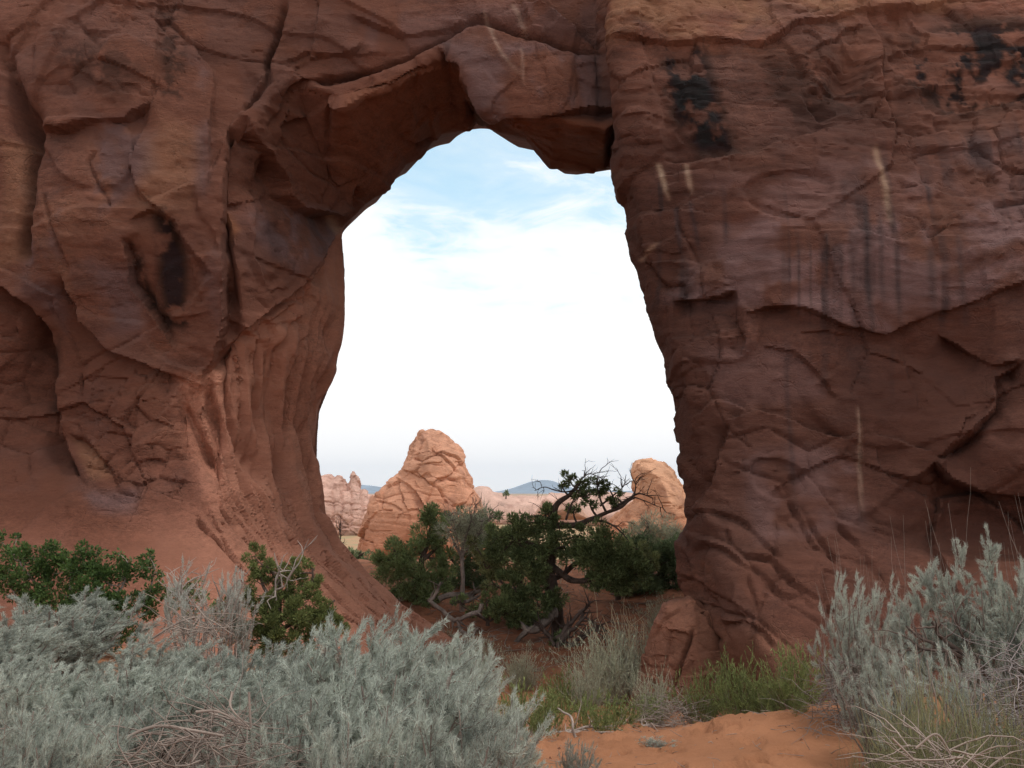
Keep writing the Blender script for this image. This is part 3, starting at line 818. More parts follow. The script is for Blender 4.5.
for poly, k, s in [([(664, 40), (706, 46), (736, 150), (700, 152), (676, 120), (662, 90)], .9, 12), ([(890, 60), (950, 30), (1040, 28), (1040, 100), (960, 110), (910, 92)], .9, 16),
                ([(152, 215), (168, 212), (185, 260), (190, 330), (165, 330), (158, 280)], .8, 8), ([(160, 10), (182, 10), (186, 100), (162, 108)], .5, 6), ([(60, 40), (140, 60), (130, 100), (70, 85)], .45, 16),
                ([(40, 330), (58, 340), (60, 410), (46, 420)], .6, 8), ([(760, 60), (860, 60), (870, 110), (790, 120)], .4, 14), ([(120, 240), (135, 250), (160, 320), (150, 320)], .6, 4)]:  # first patch on this row paints the shade inside the left hollow
    m = RL.mask(poly, s)
    blk = np.maximum(blk, m * k * sstep(-.12, .10, fbm(P3 * np.array([2.4, 2.4, 2.0]), 6, 119, .62) + .04))
col = lerp(col, blk, BLK)
# running streaks: plan position along the wall decides, they start under a ledge and thin out downwards
sx = P3[:, 0] + .05 * fbm(P3 * np.array([.3, .3, .8]), 2, 121)
strk = sstep(.57, .76, ridged(np.stack([sx * 3.0, np.zeros(len(VD)), P3[:, 2] * .07], 1), 3, 123, .65))
band = np.maximum.reduce([RL.mask([(640, 165), (860, 150), (1040, 120), (1040, 290), (900, 340), (760, 320), (650, 300)], 20), RL.mask([(440, 40), (600, 55), (610, 122), (480, 124)], 8) * .8,
                          RL.mask([(240, 205), (345, 215), (335, 255), (250, 260)], 8) * .4, RL.mask([(730, 330), (900, 345), (900, 520), (760, 520)], 25) * .5])
strk *= sstep(-.15, .2, fbm(P3 * np.array([1.6, 1.6, .45]) + 3, 3, 125)) * (.5 + .5 * sstep(-.3, .1, nz3))
col = lerp(col, strk * band * .8, (.115, .070, .068))
for pts, w, k, c in [([(866, 200), (869, 300), (876, 345)], 3.0, .75, (.10, .07, .07)), ([(897, 240), (900, 330)], 2.6, .6, (.10, .07, .07)), ([(826, 230), (828, 290)], 2, .6, (.1, .07, .07)), ([(676, 205), (682, 260)], 2.5, .6, (.1, .07, .08)),
                  ([(690, 200), (702, 262)], 2.5, .5, (.1, .07, .08)), ([(958, 230), (966, 330)], 3, .45, (.12, .08, .08)), ([(930, 245), (934, 320)], 4, .5, (.12, .08, .08)), ([(880, 210), (884, 320)], 3, .5, (.12, .08, .08)),
                  ([(657, 162), (664, 182), (670, 202)], 2.6, .9, (.58, .40, .28)), ([(686, 163), (692, 196)], 2.6, .7, (.56, .38, .27)), ([(874, 145), (884, 180), (892, 228)], 3.2, .6, (.5, .33, .22)), ([(856, 405), (860, 450), (866, 517)], 1.8, .7, (.46, .30, .22)),
                  ([(484, 20), (500, 55), (523, 80)], 1.8, .5, (.5, .34, .26)), ([(512, 8), (528, 40)], 2.2, .5, (.5, .34, .26)), ([(520, 50), (524, 90)], 1.4, .4, (.48, .33, .26)), ([(484, 15), (496, 40)], 1.6, .5, (.5, .34, .26)),
                  ([(640, 262), (652, 250), (662, 240)], 2, .6, (.5, .3, .2)), ([(335, 215), (340, 226), (345, 238)], 3, .6, (.55, .38, .27)), ([(240, 200), (246, 228), (240, 245)], 3, .7, (.48, .2, .1))]:
    i = RL.box(pts, 10)
    d, sg, t = seg_dist(U_[i] + 1.2 * nz3[i], W_[i], pts)
    tp = np.clip(t / .08, 0, 1) * np.clip((1 - t) / .35, 0, 1)
    col[i] = lerp(col[i], np.exp(-(d / w) ** 2) * k * tp, c)
# stain laminae
lam = ridged(np.stack([P3[:, 0] * .5, P3[:, 1] * .5, zb * 5.0], 1), 3, 131)
lam2 = ridged(np.stack([P3[:, 0] * .8, P3[:, 1] * .8, zb * 14.0], 1), 3, 133, .65)
col *= (1 + .30 * (lam - .6) * bedm - .55 * np.clip(lam2 - .72, 0, 1) * (.3 + bedm) * (1 - .8 * leftapron))[:, None]
col = np.clip(col * (.47 + .43 * np.maximum.reduce([leftapron * (.35 + .65 * pinkside), jam, .85 * fm]))[:, None], .01, .9)  # face albedo lowered to stand for shade; apron, flutes and jamb kept bright as lit

lum = col @ np.array([.3, .6, .1])
wc = 1 - np.maximum.reduce([leftapron, fm, jam])
for side in (U_ <= 606, U_ > 606):
    med = np.median(lum[side & (wc > .8)])
    col[side] *= np.clip((lum[side] / med) ** (.55 * wc[side]), .45, 1.25)[:, None]
big_ = fbm(P3 * np.array([.22, .22, .16]) + 91, 3, 141)
col *= (1 + .45 * big_ * (1 - leftapron))[:, None]
col = np.clip(col, .01, .9)
MAT_ROCK = rock_material('red_sandstone', 1.0, .45, .42)
arch = empty('sandstone_arch', (0, 17, -2), 'huge red sandstone arch with streaked buttresses framing the opening', 'rock arch')
cen = VD[QA].mean(1)
cu, cv = survey(cen)
SPLIT_L = np.array([(300, -400), (288, -60), (286, 0), (276, 35), (264, 60), (266, 78), (246, 110), (258, 142), (272, 162), (284, 198), (300, 212), (322, 216), (340, 222), (352, 226)])
xr = np.interp(cv, [p[1] for p in RIGHT_EDGE], [p[0] for p in RIGHT_EDGE])
isr = (cu > xr + 2) | (cv > 260) & (cu > 500)
left_side = np.where(cv < 226, np.interp(cv, SPLIT_L[:, 1], SPLIT_L[:, 0]), 505)
isl = (~isr) & (cu < left_side)
for nm, m in (('buttress', isl), ('buttress', isr), ('span', ~(isl | isr))):
    q = QA[m]; uq, inv = np.unique(q, return_inverse=True)
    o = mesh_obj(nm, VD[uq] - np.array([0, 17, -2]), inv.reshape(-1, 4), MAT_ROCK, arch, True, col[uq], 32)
print('arch done', round(time.time() - T0, 1), 's')
# ------------------------------------------------------------------ buttes and ridges beyond the arch
MAT_FAR = rock_material('butte_sandstone', .45, .6, .32)
def butte(name, outline, Y, thick, label, cat, base, top_c, low_c, res=110, seed=0, rnd=.9, bedz=1.0, ledges=(), fac=.5, group=None, feat=None, mat=None, crk_=1.0):
    pts = np.array([at(a, b, Y)[[0, 2]] for a, b in outline])
    x0, x1 = pts[:, 0].min(), pts[:, 0].max(); z0, z1 = pts[:, 1].min(), pts[:, 1].max()
    W = x1 - x0; h = max(W, z1 - z0) / res
    pad = 4 * h
    xs = np.arange(x0 - pad, x1 + pad, h); zs = np.arange(z0 - pad, z1 + pad, h)
    X2, Z2 = np.meshgrid(xs, zs, indexing='ij')
    d = -poly_sdf(X2, Z2, pts)
    Rr = thick
    T = np.where(d > 0, rnd * np.sqrt(np.maximum(2 * Rr * np.minimum(d, Rr) - np.minimum(d, Rr) ** 2, 0)), d)
    hy = h * 1.5
    ys = np.arange(-thick * 1.05 - 3 * hy, thick * 1.05 + 3 * hy, hy)
    Fv = (np.abs(ys)[None, :, None] - T[:, None, :]).astype(np.float32)
    V, Q = surface_nets(Fv, (xs[0], Y + ys[0], zs[0]), (h, hy, h))
    N0 = smooth_verts(vnormals(V, Q), Q, 4); N0 /= np.linalg.norm(N0, axis=1)[:, None] + 1e-9
    s = (z1 - z0) / 10.0
    rl = Relief(V, N0); rl.front = np.ones(len(V), bool)
    rl.wu = rl.u + .8 * fbm(V / s * .8, 2, 41); rl.wv = rl.v + .8 * fbm(V / s * .8, 2, 43)
    if feat: feat(rl, s)
    p = V / s
    pw = p + .5 * np.stack([fbm(p * .5, 2, seed + 1), fbm(p * .5, 2, seed + 3), fbm(p * .5, 2, seed + 5)], 1)
    fa, ga = facets(pw * np.array([.32, .32, .5]), seed + 11)
    fb, gb = facets(pw * np.array([.9, .9, 1.5]), seed + 13)
    zb = p[:, 2] + .8 * fbm(p * .18, 2, seed + 14) + .12 * p[:, 0]
    bed = ridged(np.stack([p[:, 0] * .12, p[:, 1] * .12, zb * 1.1 * bedz], 1), 4, seed + 15, .6)
    dd = s * (fac * .55 * fa + fac * .20 * fb - .13 * (bed - .6) * min(bedz, 1.5) + .15 * fbm(p * .8, 3, seed + 17)) + rl.d
    gro = np.sin(zb * 2.6 * bedz / 1.5 + 2.2 * fbm(p * .35, 2, seed + 31)); dd -= s * .11 * np.exp(-(gro / .16) ** 2) * sstep(-.25, .2, fbm(p * np.array([.25, .25, .9]), 2, seed + 33))
    crk = np.exp(-(ga / .035) ** 2) * (vnoise(p * .4, seed + 19) > -.1)
    dd -= s * .16 * crk * crk_
    V = V + N0 * dd[:, None]
    nrm = vnormals(V, Q)
    hgt = (V[:, 2] - z0) / (z1 - z0)
    t = sstep(.15, .8, hgt + .18 * fbm(p * .5, 3, seed + 21))
    c = lerp(np.tile(np.array(low_c), (len(V), 1)), t, top_c)
    c *= (1 + .22 * (bed - .6) + .28 * fbm(pw * .7, 3, seed + 23))[:, None]
    dkm = sstep(.25, .5, fbm(p * np.array([.7, .7, .35]), 3, seed + 27)) * .35
    c = lerp(c, dkm, (.22, .10, .075))
    b = np.array(base)
    o = mesh_obj(name, V - b, Q, mat or MAT_FAR, None, True, np.clip(c, .02, .9), 35, loc=base)
    tag(o, label, cat, group)
    return o
def f_main(r, s):
    r.ledge([(395, 478), (408, 484), (418, 494), (424, 506), (432, 512)], s * .45, 6, side=1, lip=.6, soft=.6)
    r.ledge([(404, 470), (412, 472), (420, 478), (428, 472)], s * .35, 4, side=1, soft=.6)
    r.ledge([(430, 446), (440, 452), (452, 462), (460, 474)], s * .3, 4, side=1, soft=.6)
    r.bump(437, 449, 4, 5, -s * .3); r.bump(473, 505, 4, 9, -s * .12)
    r.ledge([(372, 505), (380, 500), (396, 506), (404, 512)], s * .25, 4, side=1, soft=.6)
    r.crack([(424, 506), (436, 484), (448, 478), (462, 482)], s * .2, 1.4)
butte('sandstone_butte', [(352, 580), (358, 548), (361, 534), (366, 518), (372, 500), (381, 487), (392, 479), (401, 474), (404, 462), (410, 446), (417, 440), (421, 432), (430, 429), (441, 431), (449, 438), (458, 446), (463, 458), (466, 468), (471, 481), (479, 500), (484, 515), (490, 545), (496, 580)],
      88, 6.0, 'large rounded salmon butte with domed summit beyond the arch', 'butte', (-6.6, 88, -5.5), (.58, .295, .19), (.47, .205, .12), 150, 200, 1.0, 1.6, fac=.42, feat=f_main)
def f_right(r, s):
    r.ledge([(628, 480), (650, 474), (672, 484), (684, 492)], s * .2, 4, side=1, soft=.6)
    r.ledge([(632, 470), (648, 466), (668, 472)], s * .15, 3, side=1, soft=.6)
    r.ledge([(640, 508), (652, 520), (660, 534)], s * .25, 4, side=-1, soft=.6)
butte('capped_butte', [(596, 560), (604, 530), (616, 514), (628, 506), (634, 502), (633, 484), (631, 470), (634, 462), (642, 459), (655, 459), (664, 462), (672, 470), (680, 483), (688, 492), (700, 503), (722, 520), (735, 560)],
      72, 5.0, 'orange capped butte against the right buttress of the arch', 'butte', (11.5, 72, -4.5), (.60, .325, .20), (.50, .215, .12), 130, 230, 1.0, 1.5, fac=.42, feat=f_right)
def f_ridge(r, s):
    for x in (333, 341, 352, 362, 369):
        r.crack([(x, 484), (x + 1, 505), (x - 2, 530)], s * .35, 1.3)
    r.ledge([(318, 500), (340, 501), (372, 504)], s * .25, 4, side=1, soft=.5)
butte('pinnacled_ridge', [(290, 560), (290, 482), (306, 476), (322, 477), (330, 475), (334, 479), (339, 476), (345, 479), (348, 486), (351, 476), (353, 472), (357, 475), (360, 486), (366, 489), (371, 495), (378, 494), (386, 505), (400, 560)],
      175, 9.0, 'pale pink cliff ridge with a pointed pinnacle beside the left buttress', 'ridge', (-29, 175, -7), (.58, .36, .29), (.52, .30, .23), 120, 260, .9, 2.2, fac=.5, feat=f_ridge)
butte('mesa_ridge', [(300, 545), (330, 520), (380, 512), (420, 502), (452, 497), (468, 493), (474, 487), (482, 485), (490, 488), (494, 492), (508, 495), (522, 495), (536, 497), (552, 494), (570, 494), (600, 491), (640, 493), (700, 495), (760, 520), (800, 545)],
      270, 14, 'long low banded pink ridge behind the juniper thicket', 'ridge', (10, 270, -9), (.58, .38, .31), (.50, .29, .22), 150, 290, .9, 2.6, fac=.35)
butte('small_hoodoo', [(530, 520), (540, 505), (542, 500), (546, 498), (550, 500), (552, 503), (558, 498), (566, 495), (574, 498), (580, 506), (590, 520)],
      200, 5, 'small round topped rock knob behind the bare juniper branches', 'rock knob', (9, 200, -7), (.52, .32, .25), (.48, .28, .2), 70, 310, .9, 1.6, fac=.4)
# blue mountains on the horizon
def mountains():
    n = 240
    xs = np.linspace(-7000, 7000, n); ys = np.linspace(-1500, 1500, 40)
    X, Y = np.meshgrid(xs, ys, indexing='ij')
    p = np.stack([X, Y, 0 * X], -1).reshape(-1, 3)
    prof = 60 + 150 * np.exp(-((X - 420) / 420) ** 2) + 110 * np.exp(-((X + 2300) / 700) ** 2) + 90 * np.exp(-((X - 2600) / 900) ** 2)
    H = prof * (1 - (np.abs(Y) / 1500) ** 1.5) * (1 + .35 * fbm(p / 420, 4, 301).reshape(X.shape)) - 40
    V = np.stack([X, Y + 13500, H - 20], -1).reshape(-1, 3)
    i = np.arange(n * 40).reshape(n, 40)
    Q = np.stack([i[:-1, :-1], i[1:, :-1], i[1:, 1:], i[:-1, 1:]], -1).reshape(-1, 4)
    o = mesh_obj('mountains', V, Q, plain_material('haze_blue_slope', (.20, .25, .31), .95, .3, .01))  # blue of the distant haze mixed into the slope colour
    tag(o, kind='structure')
mountains()
# the foot rock in front of the right buttress
def f_foot(r, s):
    r.ledge([(648, 640), (664, 618), (684, 606)], .10, 8, side=1, soft=.8)
    r.crack([(672, 690), (682, 660), (694, 630)], .12, 2); r.crack([(650, 690), (664, 664), (668, 640)], .10, 2)
butte('foot_rock', [(584, 770), (606, 730), (626, 700), (638, 672), (646, 640), (652, 622), (664, 604), (690, 596), (716, 612), (740, 640), (750, 700), (760, 760)], 16.1, 1.5,
      'sloping red rock leaning against the foot of the right buttress', 'rock', (2.6, 16.1, -1.9), (.205, .090, .058), (.19, .078, .05), 130, 330, .6, .7, fac=.42, crk_=.35, feat=f_foot, mat=MAT_ROCK)

hz_m = bpy.data.materials.new('pale_air'); hz_m.use_nodes = True
hn = hz_m.node_tree; hn.nodes.clear()
ho = hn.nodes.new('ShaderNodeOutputMaterial'); hv = hn.nodes.new('ShaderNodeVolumePrincipled')
hv.inputs['Color'].default_value = (.72, .84, 1, 1); hv.inputs['Density'].default_value = 4.2e-5; hv.inputs['Anisotropy'].default_value = .2
hn.links.new(hv.outputs[0], ho.inputs['Volume'])
hb = np.array([(x, y, z) for x in (-21000., 21000.) for y in (-60., 15600.) for z in (-60., 420.)])
hq = np.array([(0, 1, 3, 2), (4, 6, 7, 5), (0, 4, 5, 1), (2, 3, 7, 6), (0, 2, 6, 4), (1, 5, 7, 3)])
tag(mesh_obj('haze', hb, hq, hz_m, smooth=False), kind='stuff')
# ------------------------------------------------------------------ plant building
rng = np.random.default_rng(7)
def unit(v): return v / (np.linalg.norm(v, axis=-1, keepdims=True) + 1e-9)
def rdir(n, g=None):
    return unit((g or rng).normal(size=(n, 3)))
class MB:
    def __init__(s): s.V = []; s.T = []; s.Q = []; s.n = 0
    def tube(s, pts, rad, sides=5):
        pts = np.asarray(pts, float); n = len(pts)
        rad = np.broadcast_to(np.asarray(rad, float), (n,))
        tg = unit(np.gradient(pts, axis=0))
        ref = np.array([0.31, .2, .93]) if abs(tg[0, 2]) < .8 else np.array([1., .1, 0])
        a = unit(np.cross(tg, ref)); b = np.cross(tg, a)
        th = np.arange(sides) / sides * 2 * math.pi
        ring = pts[:, None] + rad[:, None, None] * (np.cos(th)[None, :, None] * a[:, None] + np.sin(th)[None, :, None] * b[:, None])
        i = np.arange(n * sides).reshape(n, sides) + s.n
        j = np.roll(i, -1, axis=1)
        s.V.append(ring.reshape(-1, 3)); s.Q.append(np.stack([i[:-1], j[:-1], j[1:], i[1:]], -1).reshape(-1, 4))
        s.n += n * sides
    def tris(s, A, B, C):
        k = len(A); i = np.arange(k) * 3 + s.n
        s.V.append(np.stack([A, B, C], 1).reshape(-1, 3)); s.T.append(np.stack([i, i + 1, i + 2], 1)); s.n += 3 * k
    def quads(s, A, B, C, D):
        k = len(A); i = np.arange(k) * 4 + s.n
        s.V.append(np.stack([A, B, C, D], 1).reshape(-1, 3)); s.Q.append(np.stack([i, i + 1, i + 2, i + 3], 1)); s.n += 4 * k
    def build(s, name, mat, parent=None, smooth=True, loc=None):
        Fs = [np.concatenate(q) for q in (s.T, s.Q) if q]
        return mesh_obj(name, np.concatenate(s.V), Fs, mat, parent, smooth, loc=loc)
def wander(p0, d0, length, n, jit, g, up=0.0, droop=0.0):
    """a crooked twig"""
    pts = [np.array(p0, float)]; d = unit(np.array(d0, float)); st = length / n
    for k in range(n):
        d = unit(d + g.normal(size=3) * jit + np.array([0, 0, up - droop * k / n]))
        pts.append(pts[-1] + d * st)
    return np.array(pts)
def blades(mb, P, D, ln, w, g, bend=0.0):
    """thin leaves from P along D"""
    n = len(P)
    side = unit(np.cross(D, rdir(n, g))) * (w * .5)[:, None]
    mb.tris(P - side, P + side, P + D * ln[:, None])

MAT_SAGE = plain_material('sage_leaf', (.43, .455, .395), .85, .40, 5, .35, .1, leaf=.5)
MAT_SAGE_PALE = plain_material('pale_sage_leaf', (.56, .56, .50), .85, .2, 5, .3, .1, leaf=.4)
MAT_TWIG = plain_material('grey_twig', (.25, .195, .165), .9, .35, 8)
MAT_DEAD = plain_material('weathered_wood', (.33, .27, .235), .9, .4, 6, bump=.6)
MAT_DARKTWIG = plain_material('dark_twig', (.085, .06, .05), .9, .4, 8)
MAT_BARK = plain_material('juniper_bark', (.105, .070, .055), .95, .5, 9, bump=1.0)
MAT_JUN = plain_material('juniper_leaf', (.185, .225, .095), .8, .55, 2.5, .3, .15, leaf=.5)
MAT_JUN_DK = plain_material('dark_juniper_leaf', (.155, .195, .10), .8, .55, 2.5, .3, .15, leaf=.5)
MAT_OAK = plain_material('glossy_leaf', (.095, .155, .045), .6, .45, 4, .35, .3, leaf=.5)
MAT_RABBIT = plain_material('green_stem', (.215, .25, .095), .75, .45, 5, .3, .2, leaf=.5)
MAT_EPHEDRA = plain_material('olive_stem', (.24, .225, .115), .8, .45, 5, .15, .15, leaf=.4)
MAT_STRAW = plain_material('dry_straw', (.58, .47, .31), .85, .25, 5, .2)
MAT_GREYBRUSH = plain_material('grey_brush_leaf', (.40, .40, .29), .85, .35, 5, .25, leaf=.5)

def sage_parts(seed, mat, H=1.2, Rd=.75, nst=48, plumes=640, per=140, lean=(.28, .0, 0), low=.12, wisp=0, pj=.66, lf=1.0):
    g = np.random.default_rng(seed)
    st = MB(); fo = MB()
    lean = np.array(lean)
    tips = []
    for k in range(nst):
        a = g.uniform(0, 2 * math.pi); r = math.sqrt(g.uniform(.02, 1)) * Rd * .8
        top = H * (1 - .45 * (r / Rd) ** 2) * g.uniform(.45, .86)
        p1 = np.array([r * math.cos(a), r * math.sin(a), top * .9]) + lean * top * .4
        m = p1 * np.array([.55, .55, .38]) + g.normal(size=3) * .04
        t = np.linspace(0, 1, 6)[:, None]
        pts = (1 - t) ** 2 * np.array([.07 * math.cos(a), .07 * math.sin(a), -.06]) + 2 * t * (1 - t) * m + t * t * p1
        pts[1:-1] += g.normal(size=(4, 3)) * .022
        st.tube(pts, np.linspace(.016, .004, 6) * g.uniform(.7, 1.3), 4)
        tips.append(pts)
    tips = np.array(tips)
    B, A_, L_ = [], [], []
    for k in range(plumes):
        q = tips[g.integers(nst)]
        f = g.uniform(low, 1.0) ** .55
        x = f * 5; i = min(int(x), 4)
        b = q[i] + (q[i + 1] - q[i]) * (x - i)
        d = unit(np.array([b[0] * .9, b[1] * .9, .45 + .35 * f]) + lean * .7 + g.normal(size=3) * pj)
        ln = 1.2 * g.uniform(.075, .175)
        w = wander(b, d, ln, 4, .2, g, up=.05)
        w[:, :2] += lean[:2] * (np.linspace(0, 1, 5)[:, None] ** 2) * ln * .9
        st.tube(w, np.linspace(.0035, .0015, 5), 3)
        B.append(w)
        if g.uniform() < wisp:
            ww = wander(w[-1], d + np.array([0, 0, .8]), H * g.uniform(.12, .3), 3, .1, g, up=.2)
            st.tube(ww, np.linspace(.002, .001, 4), 3)
    B = np.array(B)
    n = plumes * per
    j = g.integers(plumes, size=n); s = g.uniform(.05, 1, size=n) ** .8 * 3.999
    i = s.astype(int); f = (s - i)[:, None]
    P = B[j, i] * (1 - f) + B[j, i + 1] * f
    ax = unit(B[j, i + 1] - B[j, i])
    P = P + rdir(n, g) * .012
    D = unit(ax + rdir(n, g) * g.uniform(.5, 1.4, size=(n, 1)) + lean * .5 + np.array([0, 0, .15]))
    blades(fo, P, D, g.uniform(.016, .048, n) * lf, g.uniform(.0024, .0048, n), g)
    return st, fo, mat
class Kind:
    """one built plant of a kind; every further one is a copy of the thing and of each of its parts"""
    def __init__(s, name, cat, build, nominal):
        s.name, s.cat, s.build, s.first, s.size = name, cat, build, None, None
    def place(s, label, loc, scale, rz, group=None):
        if s.first is None:
            r = empty(s.name, (0, 0, 0), label, s.cat, group)
            s.build(r); s.first = r
        else:
            r = s.first.copy(); COL.objects.link(r)
            for ch in s.first.children:
                c = ch.copy(); COL.objects.link(c); c.parent = r
        r['label'] = label
        if group: r['group'] = group
        elif 'group' in r: del r['group']
        r.location = loc; r.scale = scale; r.rotation_euler = (0, 0, rz)
        return r
def sage_kind(seed, mat=MAT_SAGE, name='sagebrush', cat='sagebrush', **kw):
    def b(r):
        st, fo, m = sage_parts(seed, mat, **kw)
        st.build('stems', kw.get('smat', MAT_TWIG), r); fo.build('foliage', m, r, smooth=False)
    return Kind(name, cat, b, (kw.get('Rd', .75), kw.get('H', 1.2)))
def put(kind, label, px, top, Y, wpx, rz=None, group=None, sink=.05):
    """stand a plant on the ground so that its crown reaches row `top` and spans wpx columns at distance Y"""
    ax, _ = ray(px, top); x = float(ax * Y)
    zt = float(at(px, top, Y)[2]); zg = float(gz(x, Y)) - sink
    rz = rng.uniform(-.5, .5) if rz is None else rz
    r = kind.place(label, (x, Y, zg), (1, 1, 1), rz, group)
    if kind.size is None:
        vs_ = []
        for ch in kind.first.children:
            a = np.empty(len(ch.data.vertices) * 3, np.float32); ch.data.vertices.foreach_get('co', a); vs_.append(a.reshape(-1, 3))
        vs_ = np.concatenate(vs_)
        lo, hi = np.percentile(vs_[:, 0], [.6, 99.4])
        kind.size = ((hi - lo) / 2, np.percentile(vs_[:, 2], 99.9), np.median(vs_[:, 0]))
    hw, hh, off = kind.size
    sx = wpx / 2 / F * Y / hw; sz = (zt - zg) / hh
    r.scale = (sx, sx, sz)
    r.location = (x - off * sx * math.cos(rz), Y - off * sx * math.sin(rz), zg)
    return r
SG = [sage_kind(100 + k, lean=(.14 + .07 * (k % 3), .02, 0)) for k in range(4)]
SGB = [sage_kind(120 + k, plumes=300, per=130, lean=(.2, 0, 0), wisp=.25) for k in range(2)]
fs = 'grey green sagebrush filling the left foreground'
# row by row, back to front: (kind, px, top row, distance, width px, label)
SAGES = [
    (SG[0], 62, 592, 10.2, 150, 'windswept grey sagebrush in front of the dark leafy bush at far left'),
    (SG[2], 8, 622, 9.0, 110, 'sagebrush cut off by the left edge beside bare orange sand'),
    (SG[1], 150, 632, 9.6, 120, 'sagebrush under the right end of the dark leafy bush'),
    (SG[3], 262, 640, 9.4, 150, 'sagebrush just below the small left juniper'),
    (SG[0], 205, 655, 9.0, 110, 'sagebrush below the pale half bare brush'),
    (SG[1], 335, 624, 9.2, 150, 'sagebrush right of the small juniper against the pink apron'),
    (SG[2], 392, 616, 9.0, 150, 'tallest sagebrush of the left mass, reaching up against the apron'),
    (SG[3], 452, 640, 8.8, 120, 'sagebrush at the upper right shoulder of the left mass'),
    (SG[0], 108, 668, 7.6, 160, 'bluish sagebrush left of the dead brush heap'),
    (SG[3], 40, 662, 7.2, 150, 'sagebrush low beside the left edge with orange sand behind'),
    (SG[2], 178, 668, 7.9, 130, 'sagebrush arching over the top left of the dead brush heap'),
    (SG[1], 250, 668, 7.9, 140, 'sagebrush directly above the dead brush heap'),
    (SG[0], 330, 660, 7.4, 160, 'dense sagebrush in the middle of the left mass'),
    (SG[2], 410, 655, 7.2, 170, 'broad pale sagebrush in the centre right of the left mass'),
    (SG[1], 476, 672, 7.2, 120, 'sagebrush at the right end of the mass beside green leafy weeds'),
    (SG[3], 375, 700, 6.0, 170, 'near sagebrush at the bottom right of the dead brush heap'),
    (SG[0], 458, 704, 6.0, 160, 'near sagebrush bordering the orange sand at the bottom'),
    (SG[1], 18, 706, 5.6, 150, 'near sagebrush in the bottom left corner'),
    (SG[2], 72, 722, 5.6, 100, 'near sagebrush at the bottom left of the dead brush heap'),
    (SG[3], 2, 655, 8.2, 120, 'sagebrush at the left edge below the bare orange sand'),
    (SG[1], 70, 690, 6.4, 130, 'sagebrush between the left corner clump and the bluish clump'),
    (SG[3], 118, 692, 7.0, 100, 'sagebrush at the upper left of the dead brush heap'),
    (SG[2], 316, 688, 6.9, 110, 'sagebrush touching the upper right of the dead brush heap'),
    (SG[0], 352, 726, 5.6, 100, 'sagebrush at the bottom edge right of the dead brush heap'),
    (SGB[0], 228, 736, 5.9, 80, 'small sparse sagebrush growing inside the dead brush heap'),
    (SGB[1], 574, 740, 8.6, 46, 'small sagebrush tuft on the sand at the bottom edge'),
    (SGB[0], 655, 738, 11.0, 40, 'tiny grey tuft on the sand under the fallen branch'),
]
for kd, px, top, Y, wpx, lab in SAGES:
    put(kd, lab, px, top, Y, wpx, group=fs if px < 500 else None)
# right hand sagebrush
SGR = sage_kind(140, plumes=900, per=190, nst=44, lean=(.04, 0, 0), low=.40, pj=.75, lf=.8, wisp=.10, H=1.9, Rd=1.1)
put(SGR, 'large blue grey sagebrush with dark bare lower branches against the right buttress', 972, 532, 9.6, 165)
put(SGR, 'tall sagebrush cut off by the right edge of the photo', 1046, 530, 9.0, 110, rz=1.9)
put(SGB[1], 'grey sagebrush between the green shrub and the large right sagebrush', 854, 572, 11.2, 90)
put(SGB[0], 'low grey sagebrush at the foot of the large right sagebrush', 880, 630, 9.6, 80, rz=1.2)
put(SGB[1], 'greyish sagebrush half hidden behind the olive stems at right', 940, 640, 8.4, 130, rz=2.2)
SGP = sage_kind(150, MAT_SAGE_PALE, plumes=120, per=90, lean=(.1, 0, 0), low=.6, nst=30, pj=.7)
put(SGP, 'pale whitish half bare brush between the leafy bush and the small juniper', 205, 556, 11.6, 96)
put(SGP, 'pale thin brush tuft beside the left of the small juniper', 232, 566, 11.8, 50, rz=1.4)

# twiggy shrubs without crowns of their own: dense stiff stems
def stem_parts(seed, mat, n=420, H=.8, Rd=.5, spread=.55, leaf=0, lm=None, r=.0028, fork=3, jit=.14):
    g = np.random.default_rng(seed); st = MB(); tw = MB(); lf = MB()
    P, D = [], []
    for k in range(n):
        a = g.uniform(0, 2 * math.pi); rr = math.sqrt(g.uniform()) * Rd * .45
        b = np.array([rr * math.cos(a), rr * math.sin(a), 0])
        d = np.array([math.cos(a) * spread * rr / Rd * 2, math.sin(a) * spread * rr / Rd * 2, 1]) + g.normal(size=3) * jit * 1.6
        L = H * g.uniform(.35, .8)
        w = wander(b, d, L, 4, jit, g, up=.03)
        (tw if k % 3 == 0 else st).tube(w, np.linspace(r * 1.5, r * .7, 5), 3)
        for q in range(fork):
            i = g.integers(1, 5)
            v = wander(w[i], unit(w[i] - w[i - 1]) + g.normal(size=3) * .42, H * g.uniform(.15, .35), 3, .12, g, up=.08)
            st.tube(v, np.linspace(r, r * .5, 4), 3)
            if leaf:
                for m in range(leaf):
                    f = g.uniform(.1, 1) * 2.99; ii = int(f)
                    P.append(v[ii] + (v[ii + 1] - v[ii]) * (f - ii)); D.append(unit(v[ii + 1] - v[ii]) + g.normal(size=3) * .45)
    if leaf:
        P = np.array(P); D = unit(np.array(D)); blades(lf, P, D, g.uniform(.035, .065, len(P)), g.uniform(.009, .017, len(P)), g)
    return st, tw, lf
def stem_kind(name, cat, seed, mat, twmat=MAT_TWIG, lm=None, **kw):
    def b(r):
        st, tw, lf = stem_parts(seed, mat, **kw)
        st.build('stems', mat, r); tw.build('dead_stems', twmat, r)
        if lf.V: lf.build('foliage', lm or mat, r, smooth=False)
    return Kind(name, cat, b, (kw.get('Rd', .5) * 1.05, kw.get('H', .8)))
RB = stem_kind('green_shrub', 'shrub', 200, MAT_RABBIT, MAT_TWIG, n=95, H=.9, Rd=.6, leaf=12, fork=4, r=.0023, jit=.24)
